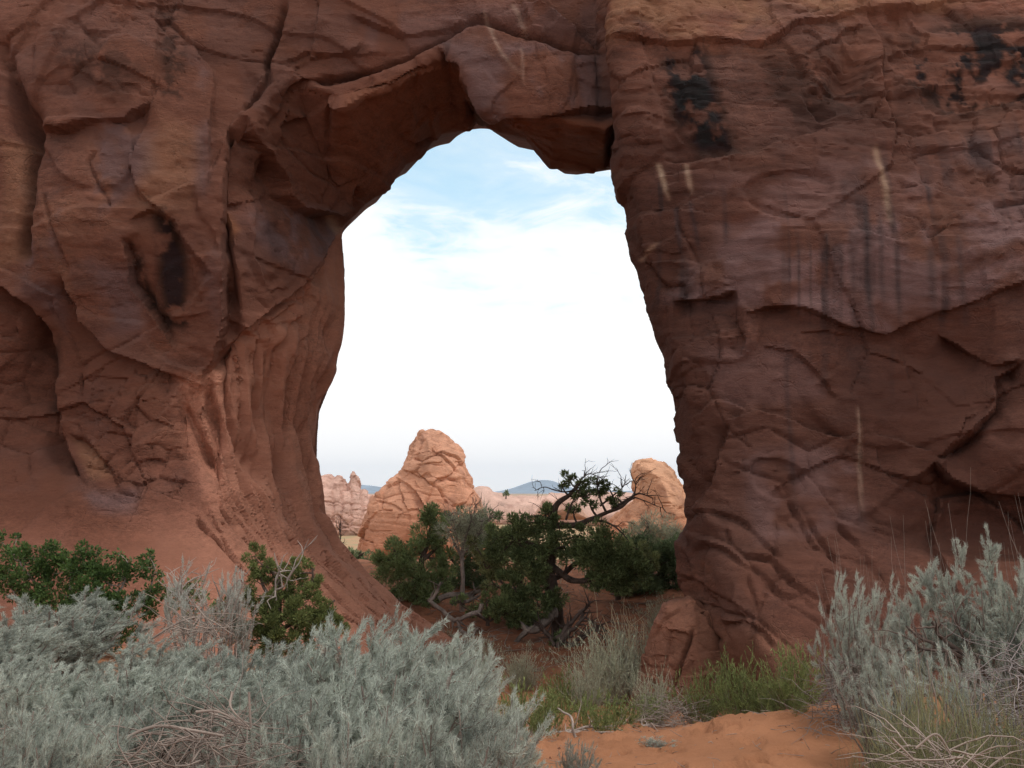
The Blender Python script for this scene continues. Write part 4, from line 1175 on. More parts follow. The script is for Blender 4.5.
RB2 = stem_kind('green_shrub', 'shrub', 201, MAT_RABBIT, MAT_TWIG, n=95, H=.9, Rd=.6, leaf=12, fork=4, r=.0023, jit=.24)
put(RB, 'bright green stemmed shrub at the base of the jointed right buttress, tallest of its row', 790, 638, 12.6, 80)
put(RB2, 'green shrub with grey dead lower stems below the cracked boulders', 738, 646, 13.2, 70)
put(RB, 'thin green shrub in front of the sloping foot rock', 700, 664, 13.6, 60, rz=2)
put(RB2, 'low greyish green shrub between green shrub and sand rise', 765, 668, 12.9, 60, rz=1)
put(RB, 'small green tuft on the crest of the orange sand', 741 + 60, 690, 11.6, 26, rz=4)
WD = stem_kind('leafy_weed', 'weed', 210, MAT_RABBIT, MAT_STRAW, n=60, H=.6, Rd=.45, leaf=9, fork=3, r=.0025)
for i, (px, top, Y, w, lab) in enumerate([(520, 672, 12.6, 60, 'leafy green weeds beside the right end of the sagebrush mass'), (548, 682, 13.2, 60, 'leafy green weeds behind the fallen grey branch'),
                             (585, 688, 13.4, 50, 'sparse green weeds on the sand above the pale curved stick'), (618, 690, 13.6, 60, 'sparse weeds in front of the grey green brush')]):
    put(WD, lab, px, top, Y, w, rz=i * 1.7)
for i, (px, top, Y, w, lab) in enumerate([(508, 690, 12.0, 46, 'small green weeds half hidden behind the right end of the sagebrush'), (536, 704, 12.3, 50, 'low green weeds just above the long fallen branch'),
                             (604, 704, 12.8, 44, 'low weeds beside the pale curved stick'), (650, 690, 14.2, 50, 'yellowish weeds at the left foot of the sloping foot rock'), (560, 664, 15.5, 50, 'weeds on the dark soil under the twisted juniper')]):
    put(WD, lab, px, top, Y, w, rz=i * 2.3 + 1)
GB = stem_kind('grey_brush', 'brush', 220, MAT_GREYBRUSH, MAT_DEAD, MAT_GREYBRUSH, n=150, H=1.3, Rd=.75, leaf=10, fork=4, r=.0035)
GB2 = stem_kind('grey_brush', 'brush', 221, MAT_GREYBRUSH, MAT_DEAD, MAT_GREYBRUSH, n=130, H=1.3, Rd=.75, leaf=7, fork=4, r=.0035)
put(GB, 'grey green brush in the gap left of the sloping foot rock', 606, 622, 16.4, 80)
put(GB2, 'thin grey green brush close to the foot rock with dry stalks', 640, 616, 16.8, 60)
put(GB2, 'low grey brush under the twisted juniper roots', 585, 655, 15.6, 50, rz=2)
put(GB, 'small grey brush on the dark soil left of the twisted juniper roots', 520, 646, 17.5, 44, rz=3)
put(GB2, 'grey brush growing against the lower edge of the apron', 478, 634, 18.6, 40, rz=4)
put(GB2, 'grey green brush in front of the sloping foot rock', 652, 662, 14.4, 54, rz=6)
put(GB, 'grey green brush in front of the low spreading juniper', 664, 596, 21.0, 50, rz=5)
ST = stem_kind('dry_grass', 'dry grass', 230, MAT_STRAW, MAT_STRAW, n=46, H=1.2, Rd=.5, fork=1, r=.0035, spread=.35)
put(ST, 'tall straw coloured dry grass standing in front of the juniper thicket', 628, 592, 17.6, 80)
EP = stem_kind('olive_stem_shrub', 'shrub', 240, MAT_EPHEDRA, MAT_TWIG, n=420, H=.9, Rd=.6, fork=4, r=.0030, spread=.9, jit=.24)
EP2 = stem_kind('olive_stem_shrub', 'shrub', 241, MAT_EPHEDRA, MAT_TWIG, n=420, H=.9, Rd=.6, fork=4, r=.0030, spread=.9, jit=.24)
put(EP, 'olive shrub of fine upright stems beside the bare orange sand', 916, 668, 7.4, 100)
put(EP2, 'olive stemmed shrub below the dark branches of the large right sagebrush', 960, 682, 6.8, 150)
put(EP, 'olive stemmed shrub in the bottom right corner', 1022, 690, 6.2, 150, rz=2.0)
put(EP2, 'near olive stemmed shrub at the bottom edge above tangled dead twigs', 930, 722, 5.6, 140, rz=3.0)
put(EP, 'sparse thin olive stems rising from the sand at the bottom', 856, 738, 6.4, 50, rz=4.0)
# ------------------------------------------------------------------ trees: limbs and crowns set out one by one
def pxp(Y0, pts): return np.array([at(a, b, Y0 + dy) for a, b, dy in pts])
def smooth_line(p, k=4):
    p = np.asarray(p, float); n = len(p)
    t = np.arange(n); tt = np.linspace(0, n - 1, (n - 1) * k + 1)
    m = np.gradient(p, axis=0)
    i = np.minimum(tt.astype(int), n - 2); f = (tt - i)[:, None]
    h00 = 2 * f**3 - 3 * f**2 + 1; h10 = f**3 - 2 * f**2 + f; h01 = -2 * f**3 + 3 * f**2; h11 = f**3 - f**2
    return h00 * p[i] + h10 * m[i] + h01 * p[i + 1] + h11 * m[i + 1]
def crown(mb, g, c, r, n, ln, wd, kind='spray', flat=.8, sub=.5):
    """leafy sprays gathered in uneven tufts inside a ball of radius r"""
    k = max(5, int(16 * (r / .5) ** 2))
    q = rdir(k, g) * (r * g.uniform(.35, 1.0, size=(k, 1)) ** .6) * np.array([1, 1, flat])
    rs = r * sub * g.uniform(.6, 1.3, size=k)
    j = g.integers(k, size=n)
    u = rdir(n, g)
    P = c + q[j] + u * (rs[j] * g.uniform(.1, 1, n) ** .5)[:, None]
    D = unit(u * .8 + unit(q[j]) * .5 + np.array([0, 0, .35]) + g.normal(size=(n, 3)) * .3)
    if kind == 'spray':
        blades(mb, P, D, g.uniform(.6, 1.2, n) * ln, g.uniform(.7, 1.2, n) * wd, g)
    else:
        L_ = (g.uniform(.6, 1.2, n) * ln)[:, None]; s_ = unit(np.cross(D, rdir(n, g))) * (g.uniform(.7, 1.2, n) * wd)[:, None] * .5
        mb.quads(P, P + D * L_ * .45 + s_, P + D * L_, P + D * L_ * .45 - s_)
    return q + c
def tree(name, label, cat, Y0, limbs, blobs, seed, mat, bark=MAT_BARK, ln=.10, wd=.035, dens=9000, brs=1.0, bl=1.3, kind='spray', twigs=0, bare=(), group=None, tmat=None, nub=.5, flat=.85, sub=.5):
    """limbs: [(points (px,py,dY), r0, r1)], blobs: [(px,py,radius px,dY)], bare: limbs that carry only twigs"""
    g = np.random.default_rng(seed)
    b0 = pxp(Y0, [limbs[0][0][0]])[0]
    root = empty(name, tuple(b0), label, cat, group)
    tr = MB(); br = MB(); fo = MB()
    pts_all = []
    for li, (pp, r0, r1) in enumerate(limbs):
        w = smooth_line(pxp(Y0, pp), 5)
        w = w + np.stack([fbm(w * 2.2 + 9 * li, 2, seed + 3), fbm(w * 2.2 + 9 * li, 2, seed + 5), fbm(w * 2.2 + 9 * li, 2, seed + 7)], 1) * np.linspace(.2, 1, len(w))[:, None] * .10
        rr = np.linspace(r0, r1, len(w)) * (1 + .22 * fbm(w * 5, 2, seed + 9))
        (tr if li == 0 else br).tube(w - b0, rr, 8)
        pts_all.append(w)
    allp = np.concatenate(pts_all)
    for (px, py, rp, dy) in blobs:
        c = at(px, py, Y0 + dy); r = rp * bl / F * (Y0 + dy)
        tufts = crown(fo, g, c - b0, r, int(dens * r * r), ln, wd, kind, flat, sub)
        a = allp[np.argmin(((allp - c) ** 2).sum(1) + 1.2 * np.maximum(allp[:, 2] - c[2], 0))]
        t = np.linspace(0, 1, 6)[:, None]
        mid = (a + c) / 2 + g.normal(size=3) * .08 - np.array([0, 0, .06])
        w = (1 - t) ** 2 * a + 2 * t * (1 - t) * mid + t * t * c
        br.tube(w - b0, np.linspace(.030, .012, 6) * brs, 5)
        for q in tufts[::2]:
            v = np.array([c - b0, (c - b0) * .5 + q * .5 + g.normal(size=3) * .03, q])
            br.tube(v, np.array([.012, .008, .004]) * brs, 3)
    tw = MB()
    for (pp, r0, r1, nt_) in bare:
        w = smooth_line(pxp(Y0, pp), 5)
        w = w + np.stack([fbm(w * 3 + 5, 2, seed + 13), fbm(w * 3 + 5, 2, seed + 15), fbm(w * 3 + 5, 2, seed + 17)], 1) * np.linspace(0, 1, len(w))[:, None] * .08
        tw.tube(w - b0, np.linspace(r0, r1, len(w)), 6)
        for k in range(nt_):
            i = g.integers(len(w) // 4, len(w))
            d = unit(w[min(i + 1, len(w) - 1)] - w[max(i - 1, 0)]) + g.normal(size=3) * .75 + np.array([0, 0, .2])
            v = wander(w[i] - b0, d, g.uniform(.2, .65), 5, .28, g)
            tw.tube(v, np.linspace(.011, .003, 6), 4)
            for q in range(2):
                m = g.integers(1, 5)
                tw.tube(wander(v[m], unit(v[m + 1] - v[m]) + g.normal(size=3) * .7, g.uniform(.1, .3), 3, .3, g), np.linspace(.006, .002, 4), 3)
    tr.build('trunk', bark, root)
    if br.V: br.build('branches', bark, root)
    if tw.V: tw.build('bare_branches', tmat or bark, root)
    if fo.V: fo.build('foliage', mat, root, smooth=False)
    return root

# the twisted juniper in the middle of the opening
tree('twisted_juniper', 'old twisted juniper with dark trunk and bare crooked top branches in the opening', 'juniper tree', 21.5,
     [([(560, 640, 0), (556, 612, 0), (551, 585, 0), (549, 560, .1), (553, 535, .1), (552, 520, .1)], .17, .10),
      ([(551, 566, 0), (562, 574, -.2), (576, 580, -.3), (592, 578, -.3), (604, 566, -.2)], .085, .045),
      ([(552, 580, 0), (566, 572, .3), (580, 560, .5), (596, 552, .7)], .08, .04),
      ([(552, 522, .1), (556, 508, .1), (566, 498, .1), (574, 490, .1), (580, 480, .2)], .09, .03),
      ([(556, 526, 0), (575, 524, 0), (590, 520, 0), (606, 512, 0), (624, 503, 0), (634, 496, 0)], .075, .025),
      ([(549, 560, 0), (538, 548, -.2), (522, 540, -.3), (505, 535, -.3)], .07, .03),
      ([(552, 590, 0), (540, 596, -.3), (525, 590, -.4), (510, 596, -.4)], .06, .03)],
     [(570, 479, 7, .1), (584, 481, 8, .2), (597, 490, 8, .2), (578, 492, 6, 0), (610, 503, 7, .1), (562, 486, 3, 0), (592, 503, 6, .2), (574, 508, 6, .3), (606, 484, 4, .1), (618, 492, 4, .1), (588, 496, 5, 0),
      (596, 540, 15, -.3), (612, 548, 16, -.3), (590, 556, 14, -.4), (606, 568, 15, -.3), (624, 560, 14, -.1), (620, 578, 12, -.2), (598, 582, 10, -.3), (578, 536, 10, -.1), (640, 574, 10, .2),
      (530, 522, 14, -.2), (512, 528, 14, -.3), (496, 538, 13, -.2), (520, 545, 14, -.4), (538, 540, 11, -.3), (500, 556, 12, -.3), (524, 566, 13, -.4), (508, 580, 11, -.3), (534, 586, 10, -.4),
      (518, 604, 15, -.5), (504, 612, 12, -.5), (530, 616, 11, -.4), (556, 640, 9, -.6), (548, 602, 8, -.5), (545, 515, 10, 0), (560, 530, 8, -.1), (545, 550, 9, -.5), (534, 560, 11, -.5), (516, 590, 12, -.5), (538, 575, 8, -.5), (552, 545, 7, -.5), (500, 596, 10, -.4), (582, 548, 10, -.2), (566, 545, 8, .4), (630, 566, 11, 0), (558, 540, 8, -.5), (546, 572, 9, -.5), (556, 598, 8, -.5), (566, 556, 7, -.5), (512, 612, 11, -.6), (538, 606, 9, -.6)],
     401, MAT_JUN, ln=.080, wd=.034, dens=11500, bl=1.2, sub=.45, tmat=MAT_DARKTWIG,
     bare=[([(556, 512, 0), (548, 518, 0), (536, 516, 0), (526, 518, 0)], .04, .012, 5), ([(574, 490, 0), (566, 492, -.2), (556, 490, -.3), (545, 488, -.3), (535, 492, -.3)], .022, .006, 6),
           ([(612, 509, 0), (628, 500, .1), (640, 494, .1), (650, 496, .1)], .04, .008, 9), ([(634, 496, 0), (636, 484, 0), (634, 478, 0)], .02, .005, 4), ([(606, 512, 0), (600, 498, 0), (597, 484, 0), (599, 472, 0)], .03, .005, 8),
           ([(590, 520, 0), (606, 522, -.2), (620, 530, -.3), (626, 538, -.3)], .035, .008, 5), ([(580, 480, .1), (590, 474, .1), (604, 478, .1)], .02, .005, 6), ([(600, 506, .1), (618, 492, .1), (626, 484, .1)], .025, .005, 8),
           ([(566, 520, 0), (570, 506, 0), (576, 496, 0)], .03, .006, 5), ([(634, 497, 0), (650, 503, 0), (662, 508, 0)], .016, .005, 5)])
# dark junipers left of it
tree('bushy_juniper', 'bushy dark juniper at the left of the thicket below the big butte', 'juniper tree', 24.0,
     [([(418, 604, 0), (420, 580, 0), (424, 555, 0), (430, 530, 0)], .10, .04), ([(420, 585, 0), (408, 570, 0), (398, 560, 0)], .05, .02), ([(424, 560, 0), (440, 545, 0), (450, 535, 0)], .05, .02)],
     [(434, 518, 11, 0), (428, 532, 12, 0), (440, 540, 10, .2), (394, 550, 11, 0), (402, 566, 13, -.1), (388, 572, 10, 0), (414, 548, 9, .1), (410, 584, 13, -.2), (424, 570, 12, -.2), (396, 588, 9, 0), (430, 588, 12, -.3),
      (444, 560, 10, 0), (384, 558, 7, .1), (420, 606, 8, -.3), (446, 580, 10, -.2)], 411, MAT_JUN, ln=.09, wd=.038, dens=10000)
tree('bushy_juniper', 'shadowy juniper between the bushy left juniper and the twisted one', 'juniper tree', 25.5,
     [([(468, 610, 0), (466, 585, 0), (468, 560, 0), (474, 535, 0)], .11, .04), ([(467, 575, 0), (452, 560, 0), (446, 545, 0)], .05, .02)],
     [(474, 530, 12, 0), (488, 544, 12, -.2), (470, 552, 11, -.2), (484, 566, 12, -.3), (470, 578, 10, -.2), (456, 520, 9, .2), (490, 520, 10, .2), (452, 586, 12, -.4), (448, 600, 10, -.5), (486, 590, 10, -.3), (458, 606, 9, -.5)], 412, MAT_JUN_DK, ln=.09, wd=.038, dens=10000)
tree('grey_tree', 'grey leafless looking shrub rising between the dark junipers', 'shrub', 23.2,
     [([(462, 612, 0), (462, 570, 0), (464, 545, 0), (468, 525, 0)], .06, .03), ([(463, 560, 0), (452, 540, 0), (446, 526, 0)], .04, .015), ([(463, 555, 0), (476, 535, 0), (484, 518, 0)], .04, .015)],
     [(462, 520, 13, 0), (474, 516, 11, 0), (450, 530, 11, 0), (470, 536, 13, 0), (484, 526, 9, 0)], 413, MAT_GREYBRUSH, MAT_TWIG, ln=.16, wd=.018, dens=3600,
     bare=[([(462, 560, 0), (456, 535, -.2), (452, 516, -.2)], .02, .005, 9), ([(464, 545, 0), (470, 525, -.2), (474, 508, -.2)], .02, .005, 9), ([(463, 555, 0), (482, 530, -.2), (490, 514, -.2)], .02, .005, 8)], tmat=MAT_TWIG)
tree('low_juniper', 'low spreading dark juniper at the right of the thicket beside the right buttress', 'juniper tree', 25.0,
     [([(640, 604, 0), (642, 590, 0), (650, 575, 0), (664, 562, 0)], .10, .04), ([(642, 590, 0), (626, 580, 0), (612, 572, 0)], .06, .02), ([(645, 585, 0), (668, 580, 0), (684, 575, 0)], .05, .02)],
     [(630, 588, 13, -.2), (646, 592, 12, -.3), (614, 586, 11, 0), (656, 576, 12, 0), (672, 570, 12, .1), (684, 562, 12, .2), (640, 566, 12, 0), (624, 556, 12, .2), (662, 556, 12, .3), (690, 576, 11, .2), (648, 548, 11, .3), (604, 596, 9, -.2), (620, 545, 12, .3), (670, 592, 10, 0), (636, 578, 12, -.2), (686, 590, 9, .1), (676, 552, 10, .2)], 414, MAT_JUN_DK, ln=.09, wd=.038, dens=10000)
tree('grey_tree', 'grey green bushy shrub along the right buttress behind the low juniper', 'shrub', 26.4,
     [([(660, 580, 0), (660, 560, 0), (662, 545, 0)], .06, .03), ([(660, 565, 0), (676, 550, 0), (684, 540, 0)], .04, .015), ([(660, 560, 0), (646, 548, 0), (640, 535, 0)], .04, .015)],
     [(648, 532, 11, 0), (662, 534, 12, 0), (672, 528, 9, 0), (650, 522, 7, 0), (684, 538, 11, 0), (676, 544, 12, 0), (688, 552, 11, 0), (656, 552, 12, 0), (638, 546, 10, 0), (632, 532, 8, .2)], 415, MAT_GREYBRUSH, MAT_TWIG, ln=.15, wd=.02, dens=4200,
     bare=[([(660, 565, 0), (652, 545, -.2), (648, 528, -.2)], .02, .005, 9), ([(661, 560, 0), (672, 545, -.2), (676, 532, -.2)], .02, .005, 9)], tmat=MAT_TWIG)
MAT_JUN_OL = plain_material('brownish_juniper_leaf', (.225, .235, .105), .8, .55, 2.5, .3, .15, leaf=.5)
tree('bushy_juniper', 'brownish green juniper bush right behind the trunk of the twisted juniper', 'juniper tree', 22.9,
     [([(520, 622, 0), (520, 600, 0), (516, 575, 0), (512, 550, 0)], .08, .03), ([(520, 605, 0), (536, 585, 0), (544, 565, 0)], .04, .015), ([(520, 600, 0), (500, 580, 0), (488, 560, 0)], .04, .015)],
     [(510, 536, 10, 0), (524, 548, 11, 0), (496, 548, 10, 0), (484, 562, 10, .1), (508, 566, 12, 0), (532, 566, 11, 0), (546, 556, 9, .1), (520, 586, 12, -.1), (494, 584, 10, 0), (540, 584, 9, .1), (506, 604, 9, -.1), (532, 530, 8, .1), (476, 546, 8, .1)],
     416, MAT_JUN_OL, ln=.09, wd=.034, dens=8000, sub=.42)
tree('bushy_juniper', 'olive juniper bush filling the gap right of the twisted trunk', 'juniper tree', 24.0,
     [([(618, 600, 0), (616, 585, 0), (612, 565, 0)], .07, .03), ([(618, 590, 0), (634, 570, 0), (640, 555, 0)], .04, .015)],
     [(604, 552, 10, 0), (618, 560, 11, 0), (632, 552, 10, 0), (640, 566, 10, 0), (610, 574, 9, 0), (628, 578, 10, -.1), (594, 562, 8, .1), (650, 560, 9, .1), (622, 542, 8, .1), (586, 548, 7, .1)],
     417, MAT_JUN_OL, ln=.09, wd=.034, dens=8000, sub=.42)
tree('low_juniper', 'low dark green juniper sprays on the soil between the fallen logs and the twisted juniper', 'juniper tree', 22.2,
     [([(488, 628, 0), (488, 616, 0), (486, 604, 0)], .05, .02), ([(488, 622, 0), (474, 612, 0), (462, 604, 0)], .03, .012), ([(488, 622, 0), (504, 614, 0), (518, 612, 0)], .03, .012)],
     [(486, 602, 9, 0), (472, 606, 8, 0), (500, 608, 9, 0), (514, 614, 8, 0), (460, 602, 7, .1), (492, 616, 8, -.1), (524, 622, 7, -.1)], 418, MAT_JUN, ln=.08, wd=.034, dens=8500, bl=1.1, sub=.42)
# small juniper on the left, in front of the apron
tree('small_juniper', 'small juniper with tufted olive branches standing before the pink apron', 'juniper tree', 12.2,
     [([(272, 668, 0), (276, 630, 0), (278, 600, 0), (276, 582, 0), (268, 565, 0)], .055, .018), ([(276, 625, 0), (292, 606, 0), (304, 590, 0), (314, 570, 0)], .035, .012), ([(277, 632, 0), (300, 622, 0), (318, 612, 0), (330, 600, 0)], .03, .012), ([(276, 600, 0), (262, 590, 0), (254, 575, 0)], .03, .01)],
     [(254, 556, 9, 0), (262, 566, 10, 0), (255, 580, 8, 0), (270, 576, 8, .1), (260, 596, 11, -.1), (252, 608, 7, 0), (274, 604, 10, -.1), (284, 594, 9, .1), (290, 566, 8, .1), (298, 572, 9, 0), (284, 580, 7, .1), (306, 564, 6, .1),
      (302, 586, 9, 0), (312, 592, 8, 0), (306, 606, 10, -.1), (294, 612, 12, -.2), (278, 618, 13, -.2), (268, 626, 10, -.2), (310, 622, 11, -.1), (322, 610, 9, 0), (334, 612, 10, .1), (326, 624, 11, 0), (298, 628, 12, -.2), (316, 584, 6, 0), (258, 628, 9, -.1), (242, 622, 9, 0), (232, 632, 9, 0), (262, 642, 11, -.2), (282, 640, 12, -.3), (300, 644, 11, -.2), (318, 638, 11, -.1), (334, 630, 9, 0), (246, 640, 9, -.1), (274, 628, 9, -.3), (290, 656, 10, -.2), (266, 656, 9, -.2)],
     421, plain_material('olive_juniper_leaf', (.165, .185, .065), .8, .4, 4, .3, .15, leaf=.5), ln=.045, wd=.018, dens=34000, brs=.4,
     bare=[([(276, 600, -.2), (274, 580, -.3), (276, 570, -.3)], .014, .005, 4), ([(276, 590, -.2), (284, 585, -.3), (286, 578, -.3)], .012, .004, 3)], tmat=MAT_DEAD, sub=.42)
# the dark broadleaf bush at far left
tree('leafy_bush', 'dark green broadleaf bush in front of the left buttress', 'bush', 12.4,
     [([(80, 655, 0), (78, 630, 0), (74, 600, 0), (70, 570, 0)], .04, .015), ([(80, 650, 0), (100, 620, 0), (116, 590, 0), (124, 565, 0)], .03, .01), ([(80, 650, 0), (50, 615, 0), (30, 580, 0), (20, 560, 0)], .03, .01), ([(82, 652, 0), (120, 630, 0), (145, 600, 0), (152, 570, 0)], .025, .01), ([(80, 650, 0), (30, 630, 0), (5, 590, 0)], .03, .01)],
     [(10, 562, 13, 0), (22, 556, 9, 0), (44, 550, 9, 0), (48, 566, 13, 0), (30, 578, 16, 0), (8, 585, 14, 0), (66, 572, 12, 0), (80, 552, 9, 0), (84, 566, 12, 0), (98, 552, 7, .1), (100, 574, 12, 0), (60, 592, 16, -.1), (86, 590, 15, -.1),
      (112, 586, 13, 0), (124, 576, 9, 0), (128, 562, 5, .1), (118, 554, 4, .1), (142, 568, 7, 0), (150, 558, 6, .1), (154, 572, 6, 0), (146, 596, 9, 0), (130, 600, 13, -.1), (104, 606, 15, -.1), (80, 612, 14, -.1), (112, 624, 14, -.2), (96, 634, 12, -.2), (122, 640, 11, -.2), (144, 612, 9, 0), (40, 600, 12, 0), (160, 588, 5, .1), (168, 596, 4, .1), (16, 540, 4, .1), (-2, 540, 6, .2)],
     431, MAT_OAK, MAT_TWIG, ln=.048, wd=.030, dens=17000, kind='leaf', sub=.6, brs=.3, bl=1.25)
tree('leafy_bush', 'thin leafy bush with yellowish leaves behind the pale half bare brush', 'bush', 12.2,
     [([(190, 640, 0), (188, 615, 0), (184, 595, 0)], .02, .008), ([(190, 635, 0), (205, 615, 0), (222, 600, 0)], .018, .006)],
     [(176, 588, 6, 0), (186, 598, 8, 0), (200, 600, 7, 0), (196, 586, 6, .1), (178, 606, 7, 0), (212, 612, 7, 0), (226, 618, 7, 0), (170, 600, 5, 0), (192, 614, 8, 0), (224, 604, 5, 0)], 432, MAT_JUN, MAT_TWIG, ln=.055, wd=.034, dens=6500, kind='leaf', brs=.3, sub=.45,
     bare=[([(192, 640, -.3), (186, 618, -.4), (178, 600, -.4)], .012, .003, 12), ([(200, 642, -.3), (214, 622, -.4), (224, 606, -.4)], .012, .003, 12), ([(215, 640, -.3), (200, 610, -.4), (186, 600, -.4), (178, 590, -.4)], .012, .003, 9)], tmat=MAT_DEAD)
# dark scrub under the apron edge at the far side, and the dead shrub beside it
tree('low_juniper', 'dark low scrub on the grassy flat beyond the edge of the apron', 'scrub', 40,
     [([(352, 566, 0), (354, 558, 0), (358, 550, 0)], .06, .02), ([(354, 558, 0), (364, 552, 0)], .05, .02)],
     [(352, 556, 6, 0), (360, 552, 5, 0), (368, 560, 6, 0), (374, 568, 6, 0), (362, 562, 6, 0), (344, 560, 4, 0)], 441, MAT_JUN_DK, ln=.14, wd=.06, dens=2600)
tree('dead_shrub', 'small black dead shrub sticking up behind the apron edge', 'dead shrub', 24,
     [([(344, 566, 0), (342, 553, 0), (338, 542, 0), (335, 532, 0)], .035, .012)], [], 442, MAT_JUN, MAT_DARKTWIG,
     bare=[([(342, 553, 0), (336, 545, 0), (332, 540, 0)], .02, .006, 5), ([(339, 545, 0), (341, 534, 0), (338, 526, 0)], .02, .006, 5)], tmat=MAT_DARKTWIG)

tree('ridge_juniper', 'tiny dark juniper standing on top of the banded pink ridge', 'juniper tree', 262,
     [([(506, 499, 0), (506, 496, 0), (506, 493, 0)], .2, .08)], [(506, 492, 1.6, 0), (507.5, 494, 1.3, 0), (504.5, 494, 1.2, 0)], 451, MAT_JUN_DK, ln=.5, wd=.25, dens=260, brs=4)
# ------------------------------------------------------------------ dead wood
MAT_LOG = plain_material('split_grey_wood', (.21, .165, .14), .92, .5, 5, bump=1.0)
def deadwood(name, label, Y0, limbs, seed, cat='dead branch', mat=MAT_DEAD, twigs=8, tl=.35, sides=7, drop=True):
    """limbs laid along survey points, resting on the ground"""
    g = np.random.default_rng(seed); mb = MB(); tw = MB()
    b0 = pxp(Y0, [limbs[0][0][0]])[0]
    for pp, r0, r1 in limbs:
        w = smooth_line(pxp(Y0, pp), 6)
        w = w + np.stack([fbm(w * 4 + 3, 2, seed + k) for k in (1, 2, 3)], 1) * .05 * (Y0 / 12)
        if drop:
            z = gz(w[:, 0], w[:, 1]) + np.linspace(r0, r1, len(w)) * .6
            w[:, 2] = np.maximum(w[:, 2], z)
        mb.tube(w - b0, np.linspace(r0, r1, len(w)) * (1 + .25 * fbm(w * 7, 2, seed + 5)), sides)
        for k in range(twigs):
            i = g.integers(1, len(w) - 1)
            d = unit(w[i + 1] - w[i]) + g.normal(size=3) * .8
            v = wander(w[i] - b0, d, tl * g.uniform(.4, 1.2), 5, .25, g)
            tw.tube(v, np.linspace(r1 * .8 + .003, .002, 6), 4)
    root = empty(name, tuple(b0), label, cat)
    mb.build('limb', mat, root)
    if tw.V: tw.build('twigs', mat, root)
    return root
deadwood('fallen_branch', 'long grey fallen branch lying across the orange sand', 12.6, [([(505, 742, 0), (530, 738, .1), (560, 736, .2), (600, 740, .1), (632, 748, -.2)], .03, .012), ([(560, 736, .2), (590, 728, .3), (622, 732, .2)], .022, .01)], 501, twigs=16, tl=.45)
deadwood('fallen_branch', 'weathered branch on the sand in front of the sloping foot rock', 13.4, [([(604, 730, 0), (630, 728, .1), (660, 724, .2), (690, 730, .1)], .035, .012)], 502, twigs=12, tl=.4)
deadwood('pale_stick', 'pale curved stick standing out of the fallen branches', 12.2, [([(556, 706, .3), (568, 714, .1), (574, 726, 0), (578, 738, 0), (586, 748, -.1)], .012, .024)], 503, twigs=0, tl=.2, drop=False, cat='stick')
deadwood('pale_stick', 'thin pale twig poking from the sand right of the fallen branches', 12.6, [([(651, 724, 0), (660, 734, 0), (668, 742, 0)], .010, .006)], 504, twigs=0, tl=.15, drop=False, cat='stick')
deadwood('fallen_log', 'grey fallen log on red soil left of the twisted juniper', 22.5, [([(440, 598, 0), (456, 596, 0), (470, 594, 0), (482, 592, 0)], .075, .04), ([(452, 604, -.2), (468, 600, -.2), (482, 594, -.2)], .06, .03)], 505, cat='log', mat=MAT_LOG, twigs=6, drop=False)
deadwood('fallen_log', 'crooked dead limb lying at the edge of the apron', 21.2, [([(430, 600, 0), (444, 612, 0), (456, 620, -.1), (470, 618, -.2), (482, 604, -.2)], .05, .05), ([(456, 620, -.1), (470, 634, -.2), (478, 628, -.3)], .04, .03), ([(432, 604, 0), (436, 590, 0), (442, 580, 0)], .05, .02)], 506, cat='log', mat=MAT_LOG, twigs=5, drop=False)
deadwood('split_trunk', 'pale split dead trunk leaning at the foot of the twisted juniper', 20.9, [([(514, 642, 0), (524, 632, 0), (536, 626, 0), (548, 620, 0), (556, 612, .1)], .05, .12)], 507, cat='dead trunk', mat=MAT_LOG, twigs=5, drop=False)
deadwood('root_tangle', 'dark tangle of dead branches around the base of the twisted juniper', 20.7, [([(556, 648, 0), (562, 636, 0), (574, 628, 0), (586, 618, 0)], .08, .03), ([(552, 640, 0), (568, 626, .1), (582, 612, .1), (590, 602, .1)], .06, .02), ([(566, 650, -.1), (582, 638, 0), (598, 626, .1), (606, 634, .1)], .05, .015),
         ([(556, 646, -.1), (546, 634, 0), (540, 622, 0)], .05, .02), ([(560, 644, -.2), (556, 652, -.2), (548, 656, -.3)], .05, .02), ([(586, 618, 0), (598, 630, -.1), (608, 642, -.1)], .03, .01)], 508, mat=MAT_DARKTWIG, twigs=14, tl=.6, drop=False, cat='dead branches')
# heaps of dead brush
def brush_heap(name, label, px, py, Y, wpx, hpx, n, seed, mat=MAT_TWIG, big=(), cat='dead brush', mat2=None):
    g = np.random.default_rng(seed); a = MB(); b = MB()
    c = at(px, py, Y); s = Y / F
    zg = float(gz(c[0], c[1])); base = np.array([c[0], c[1], zg])
    top = EYE + float(ray(px, py - hpx)[1]) * Y - zg
    for k in range(n):
        r = wpx / 2 * s
        p = np.array([g.normal() * r * .42, g.normal() * r * .35, 0])
        p[2] = max(.02, top * (1 - (p[0] / r) ** 2) * g.uniform(.05, .95))
        d = np.array([g.normal(), g.normal() * .8, g.normal() * .35])
        v = wander(p, d, g.uniform(.2, .7), 5, .22, g, droop=.1)
        (a if k % 3 else b).tube(v, np.linspace(.0046, .0016, 6) * g.uniform(.5, 1.3), 4)
    for pp, r0, r1 in big:
        w = smooth_line(pxp(Y, pp), 6); b.tube(w - base, np.linspace(r0, r1, len(w)), 6)
    root = empty(name, tuple(base), label, cat)
    a.build('twigs', mat, root); b.build('limbs', mat2 or mat, root)
    return root
